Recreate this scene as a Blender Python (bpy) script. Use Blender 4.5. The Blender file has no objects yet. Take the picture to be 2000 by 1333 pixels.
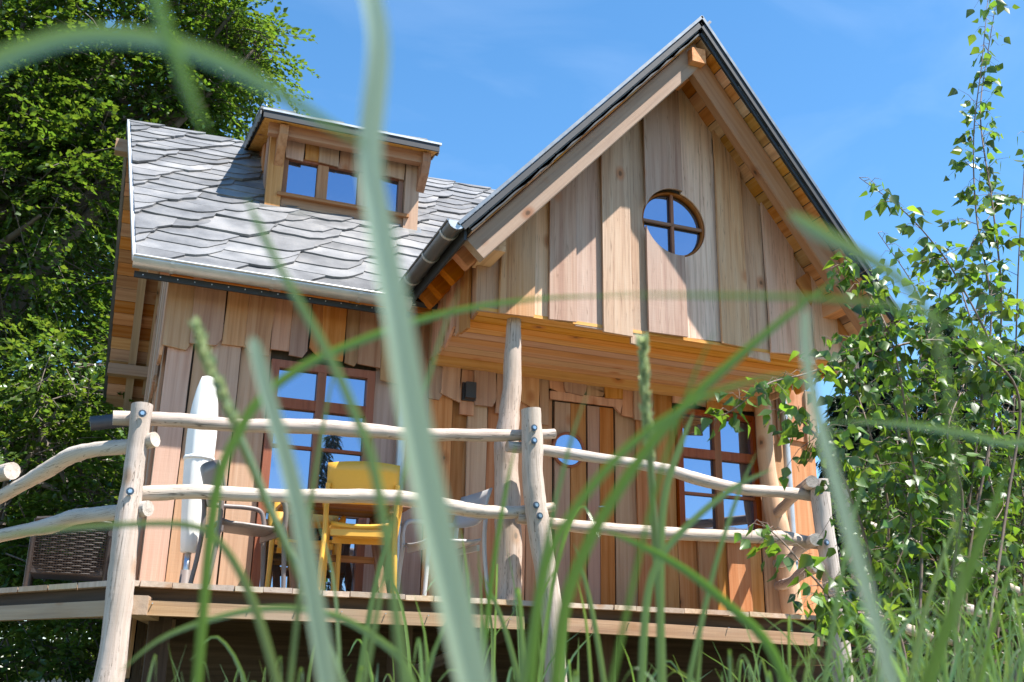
import bpy, bmesh, math, random
import numpy as np
from mathutils import Vector, Matrix
random.seed(7); rng = np.random.default_rng(11)
S = bpy.context.scene
COL = S.collection

# ------------------------------------------------------------------ camera, sky, sun, exposure
FPX, PX0, PY0 = 2058.0, 1000.0, 666.5
R = np.array([[0.93238534, -0.13062667, -0.33703747],
              [-0.3609944, -0.28889819, -0.88669097],
              [0.01845597, 0.9484063, -0.31651993]])
cam = bpy.data.cameras.new('camera'); camo = bpy.data.objects.new('camera', cam); COL.objects.link(camo)
camo.matrix_world = Matrix(R.tolist()).to_4x4()
cam.sensor_width = 36.0; cam.lens = FPX/2000*36; cam.clip_start = 0.02; cam.clip_end = 2000
cam.dof.use_dof = True; cam.dof.focus_distance = 9.0; cam.dof.aperture_fstop = 4.3
S.camera = camo
SUN = Vector((0.325, -0.335, 0.885)).normalized()
w = bpy.data.worlds.new('World'); S.world = w; w.use_nodes = True
nt = w.node_tree; bg = nt.nodes['Background']
sky = nt.nodes.new('ShaderNodeTexSky'); sky.sky_type = 'NISHITA'; sky.sun_disc = False
sky.sun_elevation = math.asin(SUN.z); sky.sun_rotation = math.atan2(SUN.x, SUN.y)
sky.altitude = 900; sky.air_density = 1.0; sky.dust_density = 0.15; sky.ozone_density = 2.6
SKYSTR = 0.118
# thin high cirrus, even over the whole sky
tc = nt.nodes.new('ShaderNodeTexCoord'); mp = nt.nodes.new('ShaderNodeMapping'); mp.inputs['Scale'].default_value = (2.2, 5.0, 6.0)
mp.inputs['Rotation'].default_value = (0.3, 0.2, 0.6)
nz = nt.nodes.new('ShaderNodeTexNoise'); nz.inputs['Scale'].default_value = 1.3; nz.inputs['Detail'].default_value = 7; nz.inputs['Distortion'].default_value = 0.7
cr = nt.nodes.new('ShaderNodeValToRGB'); cr.color_ramp.elements[0].position = 0.5; cr.color_ramp.elements[1].position = 0.85
cr.color_ramp.elements[1].color = (0.07, 0.07, 0.07, 1)
mx = nt.nodes.new('ShaderNodeMix'); mx.data_type = 'RGBA'; mx.inputs['B'].default_value = (7.5, 8.0, 8.6, 1)
nt.links.new(tc.outputs['Generated'], mp.inputs['Vector']); nt.links.new(mp.outputs[0], nz.inputs['Vector'])
nt.links.new(nz.outputs['Fac'], cr.inputs[0]); nt.links.new(cr.outputs[0], mx.inputs['Factor'])
hsv = nt.nodes.new('ShaderNodeHueSaturation'); hsv.inputs['Saturation'].default_value = 1.2; hsv.inputs['Hue'].default_value = 0.493
nt.links.new(sky.outputs[0], hsv.inputs['Color']); nt.links.new(hsv.outputs[0], mx.inputs['A']); nt.links.new(mx.outputs['Result'], bg.inputs['Color'])
bg.inputs['Strength'].default_value = SKYSTR
sl = bpy.data.lights.new('sun', 'SUN'); slo = bpy.data.objects.new('sun', sl); COL.objects.link(slo)
sl.energy = 5.0; sl.angle = math.radians(0.53); sl.color = (1.0, 0.95, 0.88)
slo.rotation_euler = SUN.to_track_quat('Z', 'Y').to_euler()
S.view_settings.view_transform = 'Standard'; S.view_settings.look = 'None'
S.view_settings.exposure = 1.3; S.view_settings.gamma = 1.0
S.render.engine = 'CYCLES'; S.cycles.use_denoising = True
S.cycles.max_bounces = 8; S.cycles.diffuse_bounces = 4; S.cycles.glossy_bounces = 3
S.cycles.transmission_bounces = 4; S.cycles.transparent_max_bounces = 6; S.cycles.sample_clamp_indirect = 8

def at(px, py, Y):
    """photo pixel -> world point on the plane y = Y"""
    r = R @ np.array([px-PX0, -(py-PY0), -FPX]); r = r*(Y/r[1])
    return Vector(r)
def atd(px, py, d):
    """photo pixel -> world point at distance d along the view axis"""
    r = R @ np.array([px-PX0, -(py-PY0), -FPX]); return Vector(r*(d/FPX))
def V(*a): return Vector(a)
GROUND = -0.62

# ------------------------------------------------------------------ materials
MATS = {}
class N:
    def __init__(s, name):
        s.m = bpy.data.materials.new(name); s.m.use_nodes = True; s.t = s.m.node_tree
        s.p = s.t.nodes['Principled BSDF']; s.out = s.t.nodes['Material Output']; MATS[name] = s.m
    def n(s, k, **kw):
        x = s.t.nodes.new('ShaderNode'+k)
        for a, b in kw.items():
            if a in x.inputs.keys() if hasattr(x.inputs, 'keys') else False: x.inputs[a].default_value = b
            else: setattr(x, a, b)
        return x
    def l(s, a, b): s.t.links.new(a, b)
    def ramp(s, fac, stops):
        r = s.n('ValToRGB'); e = r.color_ramp.elements
        while len(e) < len(stops): e.new(0.5)
        for i, (p, c) in enumerate(stops): e[i].position = p; e[i].color = (*c, 1)
        s.l(fac, r.inputs[0]); return r.outputs[0]
    def mix(s, f, a, b, mode='MIX'):
        m = s.n('Mix'); m.data_type = 'RGBA'; m.blend_type = mode
        for sock, v in (('Factor', f), ('A', a), ('B', b)):
            if hasattr(v, 'links'): s.l(v, m.inputs[sock])
            else: m.inputs[sock].default_value = v if sock == 'Factor' else (*v, 1)
        return m.outputs['Result']
    def math(s, op, a, b=0.0):
        m = s.n('Math'); m.operation = op
        for i, v in enumerate((a, b)):
            if hasattr(v, 'links'): s.l(v, m.inputs[i])
            else: m.inputs[i].default_value = v
        return m.outputs[0]
    def coords(s, scale, rnd=True):
        tcn = s.n('TexCoord'); v = tcn.outputs['Object']
        if rnd:
            oi = s.n('ObjectInfo'); vm = s.n('VectorMath'); vm.operation = 'MULTIPLY_ADD'
            cmb = s.n('CombineXYZ'); 
            for i in range(3): s.l(oi.outputs['Random'], cmb.inputs[i])
            s.l(cmb.outputs[0], vm.inputs[0]); vm.inputs[1].default_value = (37.3, 51.7, 23.9); s.l(v, vm.inputs[2]); v = vm.outputs[0]
        mpn = s.n('Mapping'); mpn.inputs['Scale'].default_value = scale; s.l(v, mpn.inputs[0]); return mpn.outputs[0]
    def noise(s, vec, scale=1.0, detail=4, dist=0.0, rough=0.55):
        x = s.n('TexNoise'); x.inputs['Scale'].default_value = scale; x.inputs['Detail'].default_value = detail
        x.inputs['Distortion'].default_value = dist; x.inputs['Roughness'].default_value = rough; s.l(vec, x.inputs['Vector']); return x.outputs['Fac']
    def bump(s, h, strength=0.3, dist=0.01):
        b = s.n('Bump'); b.inputs['Strength'].default_value = strength; b.inputs['Distance'].default_value = dist
        s.l(h, b.inputs['Height']); s.l(b.outputs[0], s.p.inputs['Normal'])
    def rand(s): return s.n('ObjectInfo').outputs['Random']

def wood(name, dark, mid, light, grain=1.0, knots=True, var=0.3, grey=None, rough=0.75, check=False, lump=0.0):
    s = N(name)
    g = s.noise(s.coords((26, 26, 0.9)), 1.0, 6, 0.4)            # long grain, along local Z
    f = s.noise(s.coords((120, 120, 3.0)), 1.0, 3)
    big = s.noise(s.coords((2.2, 2.2, 0.7)), 1.0, 3)
    c = s.ramp(g, [(0.30, dark), (0.5, mid), (0.72, light)])
    c = s.mix(s.math('MULTIPLY', f, 0.35*grain), c, tuple(x*0.55 for x in mid))
    if grey is not None:
        c = s.mix(s.ramp(big, [(0.42, (0, 0, 0)), (0.72, (0.75, 0.75, 0.75))]), c, grey)
    # each board its own tone
    rn = s.rand(); v = s.math('ADD', s.math('MULTIPLY', rn, var*2), 1-var)
    hs = s.n('HueSaturation'); s.l(v, hs.inputs['Value']); s.l(c, hs.inputs['Color'])
    hv = s.math('ADD', s.math('MULTIPLY', s.math('FRACT', s.math('MULTIPLY', rn, 7.31)), 0.022), 0.486); s.l(hv, hs.inputs['Hue'])
    sv = s.math('ADD', s.math('MULTIPLY', s.math('FRACT', s.math('MULTIPLY', rn, 13.7)), 0.5), 0.75); s.l(sv, hs.inputs['Saturation'])
    c = hs.outputs[0]
    h = g
    if knots:
        vo = s.n('TexVoronoi'); vo.inputs['Scale'].default_value = 1.0; s.l(s.coords((3.4, 3.4, 2.3)), vo.inputs['Vector'])
        sp = s.n('SeparateColor'); s.l(vo.outputs['Color'], sp.inputs[0])
        k = s.math('ADD', vo.outputs['Distance'], s.math('MULTIPLY', s.math('SUBTRACT', f, 0.5), 0.06))
        k = s.math('ADD', k, s.math('MULTIPLY', s.math('GREATER_THAN', sp.outputs[0], 0.62), 1.0))
        halo = s.ramp(k, [(0.0, (0.85, 0.85, 0.85)), (0.10, (0.7, 0.7, 0.7)), (0.2, (0, 0, 0))])
        c = s.mix(halo, c, (dark[0]*0.95, dark[1]*0.72, dark[2]*0.55))
        kc = s.ramp(k, [(0.0, (1, 1, 1)), (0.045, (0.9, 0.9, 0.9)), (0.075, (0, 0, 0))])
        c = s.mix(kc, c, tuple(x*0.35 for x in dark))
    if check:
        ck = s.noise(s.coords((34, 34, 0.55)), 1.0, 2, 1.2)
        cc = s.ramp(ck, [(0.485, (0, 0, 0)), (0.5, (1, 1, 1)), (0.515, (0, 0, 0))])
        c = s.mix(s.math('MULTIPLY', cc, 1.0 if lump else 0.6), c, tuple(x*0.3 for x in dark))
    s.l(c, s.p.inputs['Base Color']); s.p.inputs['Roughness'].default_value = rough
    s.p.inputs['Specular IOR Level'].default_value = 0.25
    if lump:
        lm_ = s.noise(s.coords((9, 9, 3.5)), 1.0, 3); h = s.math('ADD', h, s.math('MULTIPLY', lm_, lump))
        st = s.noise(s.coords((5, 5, 1.3)), 1.0, 5, 0.8)
        c = s.mix(s.ramp(st, [(0.5, (0, 0, 0)), (0.68, (0.55, 0.55, 0.55))]), c, tuple(x*0.62 for x in mid)); s.l(c, s.p.inputs['Base Color'])
    saw = s.noise(s.coords((4, 4, 95)), 1.0, 2)
    s.bump(s.math('ADD', s.math('ADD', h, s.math('MULTIPLY', f, 0.5)), s.math('MULTIPLY', saw, 0.35)), 0.35, 0.006)
    return s.m

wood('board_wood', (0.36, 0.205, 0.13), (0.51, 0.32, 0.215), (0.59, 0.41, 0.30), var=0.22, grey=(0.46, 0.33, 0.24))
wood('fresh_shade_wood', (0.37, 0.175, 0.08), (0.51, 0.27, 0.135), (0.58, 0.345, 0.19), var=0.26)  # fresher sheltered wood; its browner tone also stands in for shade
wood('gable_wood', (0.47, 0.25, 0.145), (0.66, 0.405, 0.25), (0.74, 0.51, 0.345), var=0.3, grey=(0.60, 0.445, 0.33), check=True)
wood('porch_wood', (0.52, 0.25, 0.10), (0.70, 0.38, 0.17), (0.76, 0.47, 0.24), var=0.1)
wood('rafter_wood', (0.25, 0.125, 0.065), (0.35, 0.19, 0.105), (0.41, 0.245, 0.145), var=0.1, grey=(0.33, 0.225, 0.16))
wood('tail_wood', (0.46, 0.17, 0.055), (0.60, 0.245, 0.085), (0.66, 0.31, 0.12), var=0.12)
wood('soffit_wood', (0.38, 0.18, 0.075), (0.53, 0.275, 0.12), (0.60, 0.37, 0.19), var=0.28)
wood('log_wood', (0.40, 0.31, 0.235), (0.54, 0.445, 0.36), (0.61, 0.53, 0.45), knots=True, var=0.07, grey=(0.47, 0.425, 0.385), check=True, lump=3.0)
wood('deck_wood', (0.36, 0.25, 0.16), (0.50, 0.37, 0.25), (0.58, 0.45, 0.33), var=0.2, grey=(0.46, 0.39, 0.32))
wood('beam_wood', (0.30, 0.19, 0.11), (0.42, 0.285, 0.17), (0.50, 0.36, 0.23), var=0.15, grey=(0.32, 0.27, 0.215))
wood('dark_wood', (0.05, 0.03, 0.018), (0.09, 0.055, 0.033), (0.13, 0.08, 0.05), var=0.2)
wood('door_wood', (0.33, 0.155, 0.07), (0.45, 0.235, 0.115), (0.51, 0.295, 0.155), var=0.06)
wood('frame_wood', (0.21, 0.075, 0.03), (0.29, 0.11, 0.045), (0.34, 0.145, 0.065), knots=False, var=0.08, rough=0.45)
wood('table_wood', (0.20, 0.10, 0.045), (0.30, 0.16, 0.075), (0.36, 0.21, 0.11), knots=False, var=0.1)

s = N('slate')
b1 = s.noise(s.coords((3, 3, 3)), 1.0, 5); b2 = s.noise(s.coords((38, 38, 38)), 1.0, 5, 0.6, 0.7)
c = s.ramp(b1, [(0.3, (0.09, 0.092, 0.096)), (0.5, (0.185, 0.186, 0.19)), (0.72, (0.29, 0.28, 0.27))])
c = s.mix(s.math('MULTIPLY', b2, 0.5), c, (0.11, 0.11, 0.113))
vv = s.math('ADD', s.math('MULTIPLY', s.rand(), 0.5), 0.75)
hs = s.n('HueSaturation'); s.l(vv, hs.inputs['Value']); s.l(c, hs.inputs['Color']); s.l(hs.outputs[0], s.p.inputs['Base Color'])
s.p.inputs['Roughness'].default_value = 0.52; s.bump(s.math('ADD', b1, s.math('MULTIPLY', b2, 0.6)), 0.5, 0.012)

def plain(name, col, rough=0.5, metal=0.0, spec=0.5, nscale=25, nvar=0.15, bump=0.1):
    s = N(name); k = s.noise(s.coords((nscale,)*3, False), 1.0, 4)
    c = s.mix(k, tuple(x*(1-nvar) for x in col), tuple(min(1, x*(1+nvar)) for x in col))
    s.l(c, s.p.inputs['Base Color']); s.p.inputs['Metallic'].default_value = metal
    s.p.inputs['Specular IOR Level'].default_value = spec
    rr = s.math('ADD', s.math('MULTIPLY', k, 0.2), rough-0.1); s.l(rr, s.p.inputs['Roughness'])
    if bump: s.bump(k, bump, 0.003)
    return s
plain('zinc', (0.50, 0.51, 0.51), 0.40, 0.55, nscale=9, nvar=0.2)
plain('zinc_dark', (0.20, 0.215, 0.225), 0.42, 0.9, nscale=9, nvar=0.2)
plain('membrane', (0.022, 0.024, 0.028), 0.6)
plain('steel', (0.55, 0.57, 0.60), 0.3, 1.0)
plain('bolt_dark', (0.10, 0.12, 0.14), 0.4, 0.9)
plain('yellow_plastic', (0.72, 0.385, 0.05), 0.42, nscale=60, nvar=0.05, bump=0.05)
plain('taupe_plastic', (0.155, 0.125, 0.115), 0.45, nscale=60, nvar=0.06, bump=0.05)
plain('grey_plastic', (0.46, 0.45, 0.44), 0.42, nscale=60, nvar=0.06, bump=0.05)
plain('black_plastic', (0.028, 0.028, 0.03), 0.4, nscale=60)
plain('wicker', (0.024, 0.017, 0.015), 0.55, nscale=160, nvar=0.5, bump=0.6)
plain('parasol_cloth', (0.80, 0.79, 0.75), 0.8, spec=0.2, nscale=14, nvar=0.04, bump=0.25)
plain('hose_plastic', (0.045, 0.05, 0.06), 0.45)
plain('bark', (0.13, 0.105, 0.085), 0.85, nscale=18, nvar=0.45, bump=0.8)
plain('birch_bark', (0.17, 0.115, 0.085), 0.6, nscale=40, nvar=0.4, bump=0.3)
plain('spruce_bark', (0.09, 0.065, 0.05), 0.9, nscale=20, nvar=0.4, bump=0.8)
plain('picket_paint', (0.55, 0.53, 0.48), 0.7)
plain('plaster', (0.55, 0.5, 0.42), 0.9)
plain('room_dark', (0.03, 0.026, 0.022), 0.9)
plain('soil', (0.07, 0.055, 0.035), 0.95, nscale=6, nvar=0.4, bump=0.8)
s = N('ground_grass'); k = s.noise(s.coords((0.9,)*3, False), 1.0, 6); k2 = s.noise(s.coords((30,)*3, False), 1.0, 4)
c = s.ramp(k, [(0.35, (0.06, 0.085, 0.025)), (0.52, (0.14, 0.13, 0.06)), (0.68, (0.27, 0.215, 0.135))])
s.l(s.mix(k2, c, (0.09, 0.08, 0.04)), s.p.inputs['Base Color']); s.p.inputs['Roughness'].default_value = 0.9; s.bump(k2, 1.0, 0.03)

def glass(name):
    s = N(name)
    k = s.noise(s.coords((1.3, 1.3, 1.3), True), 1.0, 1)
    gl = s.n('BsdfGlossy'); gl.inputs['Roughness'].default_value = 0.012; gl.inputs['Color'].default_value = (0.60, 0.70, 0.95, 1)
    b = s.n('Bump'); b.inputs['Strength'].default_value = 0.05; b.inputs['Distance'].default_value = 0.05; s.l(k, b.inputs['Height']); s.l(b.outputs[0], gl.inputs['Normal'])
    df = s.n('BsdfPrincipled'); df.inputs['Base Color'].default_value = (0.012, 0.011, 0.010, 1); df.inputs['Roughness'].default_value = 0.6
    ms = s.n('MixShader'); ms.inputs[0].default_value = 0.42
    s.l(df.outputs[0], ms.inputs[1]); s.l(gl.outputs[0], ms.inputs[2]); s.l(ms.outputs[0], s.out.inputs['Surface'])
glass('window_glass')

def leafmat(name, col, trans, gloss=0.06, vary=0.35, rough=0.35, transfac=0.45, island=True):
    s = N(name)
    if island:
        geo = s.n('NewGeometry'); rn = geo.outputs['Random Per Island']
    else: rn = s.rand()
    v = s.math('ADD', s.math('MULTIPLY', rn, vary*2), 1-vary)
    def tone(cc):
        h = s.n('HueSaturation'); h.inputs['Color'].default_value = (*cc, 1); s.l(v, h.inputs['Value'])
        hv = s.math('ADD', s.math('MULTIPLY', s.math('FRACT', s.math('MULTIPLY', rn, 9.1)), 0.035), 0.4825); s.l(hv, h.inputs['Hue']); return h.outputs[0]
    d = s.n('BsdfDiffuse'); s.l(tone(col), d.inputs['Color'])
    t = s.n('BsdfTranslucent'); s.l(tone(trans), t.inputs['Color'])
    g = s.n('BsdfGlossy'); g.inputs['Roughness'].default_value = rough; g.inputs['Color'].default_value = (0.9, 0.95, 0.9, 1)
    m1 = s.n('MixShader'); m1.inputs[0].default_value = transfac; s.l(d.outputs[0], m1.inputs[1]); s.l(t.outputs[0], m1.inputs[2])
    m2 = s.n('MixShader'); m2.inputs[0].default_value = gloss; s.l(m1.outputs[0], m2.inputs[1]); s.l(g.outputs[0], m2.inputs[2])
    s.l(m2.outputs[0], s.out.inputs['Surface'])
leafmat('tree_leaf', (0.050, 0.095, 0.014), (0.14, 0.23, 0.018), 0.03, vary=0.5)
leafmat('pale_leaf', (0.060, 0.11, 0.018), (0.17, 0.26, 0.025), 0.04, vary=0.45)
leafmat('far_leaf', (0.030, 0.058, 0.014), (0.07, 0.12, 0.015), 0.03)
leafmat('birch_leaf', (0.055, 0.115, 0.018), (0.20, 0.33, 0.025), 0.045, vary=0.55, rough=0.4, transfac=0.46)
leafmat('birch_leaf_single', (0.065, 0.13, 0.02), (0.24, 0.39, 0.028), 0.045, vary=0.5, rough=0.4, transfac=0.46, island=False)
leafmat('needle', (0.016, 0.030, 0.013), (0.02, 0.04, 0.012), 0.02, transfac=0.2)
leafmat('grass_leaf', (0.12, 0.20, 0.04), (0.27, 0.42, 0.06), 0.10, vary=0.35, rough=0.35, transfac=0.45)
leafmat('grass_blade', (0.12, 0.20, 0.065), (0.22, 0.36, 0.08), 0.12, vary=0.12, rough=0.4, transfac=0.45, island=False)
leafmat('grass_pale', (0.42, 0.53, 0.36), (0.40, 0.52, 0.30), 0.15, vary=0.1, rough=0.4, transfac=0.3, island=False)
leafmat('grass_dark', (0.085, 0.165, 0.03), (0.20, 0.38, 0.04), 0.07, vary=0.15, rough=0.4, transfac=0.45, island=False)
leafmat('seed_head', (0.42, 0.50, 0.24), (0.45, 0.52, 0.25), 0.05, vary=0.25, rough=0.5, transfac=0.4)

# ------------------------------------------------------------------ object helpers
WM = {}
def link(o, parent=None, mw=None):
    COL.objects.link(o)
    if mw is not None: o.matrix_basis = mw
    WM[o] = o.matrix_basis.copy()
    if parent is not None:
        o.parent = parent; o.matrix_parent_inverse = WM[parent].inverted()
    return o
def tag(o, label=None, cat=None, group=None, kind=None):
    if label: o['label'] = label
    if cat: o['category'] = cat
    if group: o['group'] = group
    if kind: o['kind'] = kind
    return o
def empty(name, loc=(0, 0, 0), label=None, cat=None, group=None, parent=None):
    o = bpy.data.objects.new(name, None); o.empty_display_size = 0.1
    link(o, parent, Matrix.Translation(Vector(loc))); return tag(o, label, cat, group)
class MB:
    def __init__(s): s.v = []; s.f = []; s.sm = []
    def add(s, vs, fs, smooth=False):
        k = len(s.v); s.v += [tuple(x) for x in vs]; s.f += [tuple(i+k for i in f) for f in fs]; s.sm += [smooth]*len(fs); return s
    def box(s, a, b, jit=0):
        x0, y0, z0 = a; x1, y1, z1 = b
        vs = [(x0, y0, z0), (x1, y0, z0), (x1, y1, z0), (x0, y1, z0), (x0, y0, z1), (x1, y0, z1), (x1, y1, z1), (x0, y1, z1)]
        if jit: vs = [tuple(c+random.uniform(-jit, jit) for c in v) for v in vs]
        return s.add(vs, [(0, 3, 2, 1), (4, 5, 6, 7), (0, 1, 5, 4), (1, 2, 6, 5), (2, 3, 7, 6), (3, 0, 4, 7)])
    def prism(s, poly, off):
        """poly: list of 3-D points (planar), off: extrusion vector"""
        n = len(poly); off = Vector(off); p = [Vector(q) for q in poly]
        return s.add(p+[q+off for q in p], [tuple(range(n)), tuple(range(2*n-1, n-1, -1))]+[(i, i+n, (i+1) % n+n, (i+1) % n) for i in range(n)])
    def tube(s, pts, rad, seg=8, cap=True, jit=0.0):
        P = [Vector(p) for p in pts]; n = len(P); rings = []
        t0 = (P[1]-P[0]).normalized(); up = Vector((0, 0, 1)) if abs(t0.z) < 0.8 else Vector((0, 1, 0))
        u = t0.cross(up).normalized()
        for i in range(n):
            t = (P[min(i+1, n-1)]-P[max(i-1, 0)]).normalized(); u = (u-t*u.dot(t)).normalized(); vv = t.cross(u)
            r = rad[i] if hasattr(rad, '__len__') else rad
            rings.append([P[i]+(u*math.cos(a)+vv*math.sin(a))*r*(1+random.uniform(-jit, jit)) for a in [2*math.pi*k/seg for k in range(seg)]])
        vs = [q for rg in rings for q in rg]
        fs = [(i*seg+k, i*seg+(k+1) % seg, (i+1)*seg+(k+1) % seg, (i+1)*seg+k) for i in range(n-1) for k in range(seg)]
        s.add(vs, fs, True)
        if cap:
            s.add(rings[0], [tuple(range(seg))[::-1]]); s.add(rings[-1], [tuple(range(seg))])
        return s
    def mesh(s, name):
        me = bpy.data.meshes.new(name); me.from_pydata([tuple(v) for v in s.v], [], s.f); me.validate()
        if len(me.polygons) == len(s.sm): me.polygons.foreach_set('use_smooth', s.sm)
        b = bmesh.new(); b.from_mesh(me); bmesh.ops.recalc_face_normals(b, faces=b.faces); b.to_mesh(me); b.free()
        return me
    def build(s, name, mat, parent=None, mw=None):
        if mw is not None:
            inv = mw.inverted(); s.v = [inv @ Vector(v) for v in s.v]
        me = s.mesh(name); me.materials.append(MATS[mat])
        return link(bpy.data.objects.new(name, me), parent, mw)
def frame(a, b, up=(0, 0, 1)):
    """matrix with Z along a->b, origin a"""
    z = (Vector(b)-Vector(a)).normalized(); up = Vector(up)
    if abs(z.dot(up)) > 0.97: up = Vector((0, 1, 0))
    x = up.cross(z).normalized(); y = z.cross(x)
    m = Matrix((x, y, z)).transposed().to_4x4(); m.translation = Vector(a); return m
def beam(name, a, b, wx, wy, mat, parent, up=(0, 0, 1), chamfer=0.0, jit=0.0):
    """squared timber from a to b, wx across, wy along `up`"""
    m = frame(a, b, up); L = (Vector(b)-Vector(a)).length; mb = MB(); x, y = wx/2, wy/2
    j = lambda: random.uniform(-jit, jit)
    if chamfer:
        vs = []
        c = chamfer
        ring = [(-x+c, -y), (x-c, -y), (x, -y+c), (x, y-c), (x-c, y), (-x+c, y), (-x, y-c), (-x, -y+c)]
        for zz in (0, L): vs += [(p+j(), q+j(), zz) for p, q in ring]
        mb.add(vs, [tuple(range(8))[::-1], tuple(range(8, 16))]+[(i, (i+1) % 8, (i+1) % 8+8, i+8) for i in range(8)])
    else:
        vs = [(sx*x+j(), sy*y+j(), zz) for zz in (0, L) for sx, sy in ((-1, -1), (1, -1), (1, 1), (-1, 1))]
        mb.add(vs, [(3, 2, 1, 0), (4, 5, 6, 7)]+[(i, (i+1) % 4, (i+1) % 4+4, i+4) for i in range(4)])
    me = mb.mesh(name); me.materials.append(MATS[mat]); return link(bpy.data.objects.new(name, me), parent, m)
def catmull(P, n=6):
    P = [Vector(p) for p in P]; Q = [P[0]*2-P[1]]+P+[P[-1]*2-P[-2]]; out = []
    for i in range(1, len(Q)-2):
        for k in range(n):
            t = k/n; a, b, c, d = Q[i-1], Q[i], Q[i+1], Q[i+2]
            out.append(0.5*((2*b)+(c-a)*t+(2*a-5*b+4*c-d)*t*t+(3*b-a-3*c+d)*t*t*t))
    out.append(P[-1]); return out
def log(name, P, r, mat, parent, seg=12, n=6, wob=0.002):
    """natural barked log through control points, r: radius or list"""
    pts = catmull(P, n); m = len(pts)
    rr = [float(np.interp(i/(m-1), np.linspace(0, 1, len(r)), r)) if hasattr(r, '__len__') else r for i in range(m)]
    k = random.random()*9
    rr = [q*(1+0.045*math.sin(i*0.33+k)+0.025*math.sin(i*0.8+k*2)) for i, q in enumerate(rr)]
    pts = [p+Vector((random.uniform(-wob, wob), random.uniform(-wob, wob), random.uniform(-wob, wob))) for p in pts]
    return MB().tube(pts, rr, seg, True, 0.018).build(name, mat, parent, frame(P[0], P[-1]))
def bolt(c, parent, n=(0, -1, 0), r=0.026):
    c = Vector(c); n = Vector(n).normalized()
    o = MB().tube([c, c+n*0.006], r, 12).build('washer', 'bolt_dark', parent, frame(c, c+n))
    mb = MB().tube([c+n*0.0062, c+n*0.016], r*0.55, 6); mb.build('bolt', 'steel', parent, frame(c, c+n))

def clip(poly, a, b, c):
    """keep the part of a 2-D polygon where a*x+b*y+c >= 0"""
    out = []; n = len(poly)
    for i in range(n):
        p, q = poly[i], poly[(i+1) % n]; dp = a*p[0]+b*p[1]+c; dq = a*q[0]+b*q[1]+c
        if dp >= 0: out.append(p)
        if dp*dq < 0: t = dp/(dp-dq); out.append((p[0]+(q[0]-p[0])*t, p[1]+(q[1]-p[1])*t))
    return out
def clip_convex(poly, region):
    cx = sum(p[0] for p in region)/len(region); cy = sum(p[1] for p in region)/len(region)
    for i in range(len(region)):
        p, q = region[i], region[(i+1) % len(region)]
        a, b = -(q[1]-p[1]), q[0]-p[0]; c = -(a*p[0]+b*p[1])
        if a*cx+b*cy+c < 0: a, b, c = -a, -b, -c
        poly = clip(poly, a, b, c)
        if len(poly) < 3: return []
    return poly
def area(p): return abs(sum(p[i][0]*p[(i+1) % len(p)][1]-p[(i+1) % len(p)][0]*p[i][1] for i in range(len(p))))/2

# ------------------------------------------------------------------ ground
def ground():
    n = 60; xs = np.concatenate([np.linspace(-400, -30, 8), np.linspace(-25, 35, 44), np.linspace(45, 400, 8)])
    ys = np.concatenate([np.linspace(-400, -20, 8), np.linspace(-15, 45, 44), np.linspace(60, 400, 8)])
    vs = [(x, y, GROUND+0.06*math.sin(x*0.7+1)*math.cos(y*0.6)+0.03*math.sin(x*2.1+y*1.7)) for y in ys for x in xs]
    m = len(xs); fs = [(j*m+i, j*m+i+1, (j+1)*m+i+1, (j+1)*m+i) for j in range(len(ys)-1) for i in range(m-1)]
    mb = MB().add(vs, fs, True); tag(mb.build('ground', 'ground_grass'), kind='structure')
ground()

# ------------------------------------------------------------------ the house
YD, ZD, YG, YF, YV = 7.44, 0.65, 7.58, 9.07, 7.0
YE, ZE, YR, ZR = 8.65, 3.346, 11.2, 5.90
PKX, PKZ, SLL, SLR = 4.436, 5.827, 1.102, 1.339
def zl(x): return PKZ-SLL*(PKX-x)
def zr(x): return PKZ-SLR*(x-PKX)
def zroof(x): return min(zl(x), zr(x))
def zmain(y): return ZE+(ZR-ZE)/(YR-YE)*(y-YE)
def zback(y): return ZR-(y-YR)*1.0
house = empty('timber_house', (3.5, 10, GROUND), 'rustic larch-boarded cabin with slate roofs, dormer and steep front gable', 'house')
core = MB()
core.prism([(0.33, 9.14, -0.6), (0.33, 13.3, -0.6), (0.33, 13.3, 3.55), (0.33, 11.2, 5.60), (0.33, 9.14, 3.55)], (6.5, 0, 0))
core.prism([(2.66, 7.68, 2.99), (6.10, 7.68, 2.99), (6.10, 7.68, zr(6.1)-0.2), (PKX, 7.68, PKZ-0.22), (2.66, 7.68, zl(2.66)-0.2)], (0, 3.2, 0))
core.build('inner_wall', 'room_dark', house)

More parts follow.
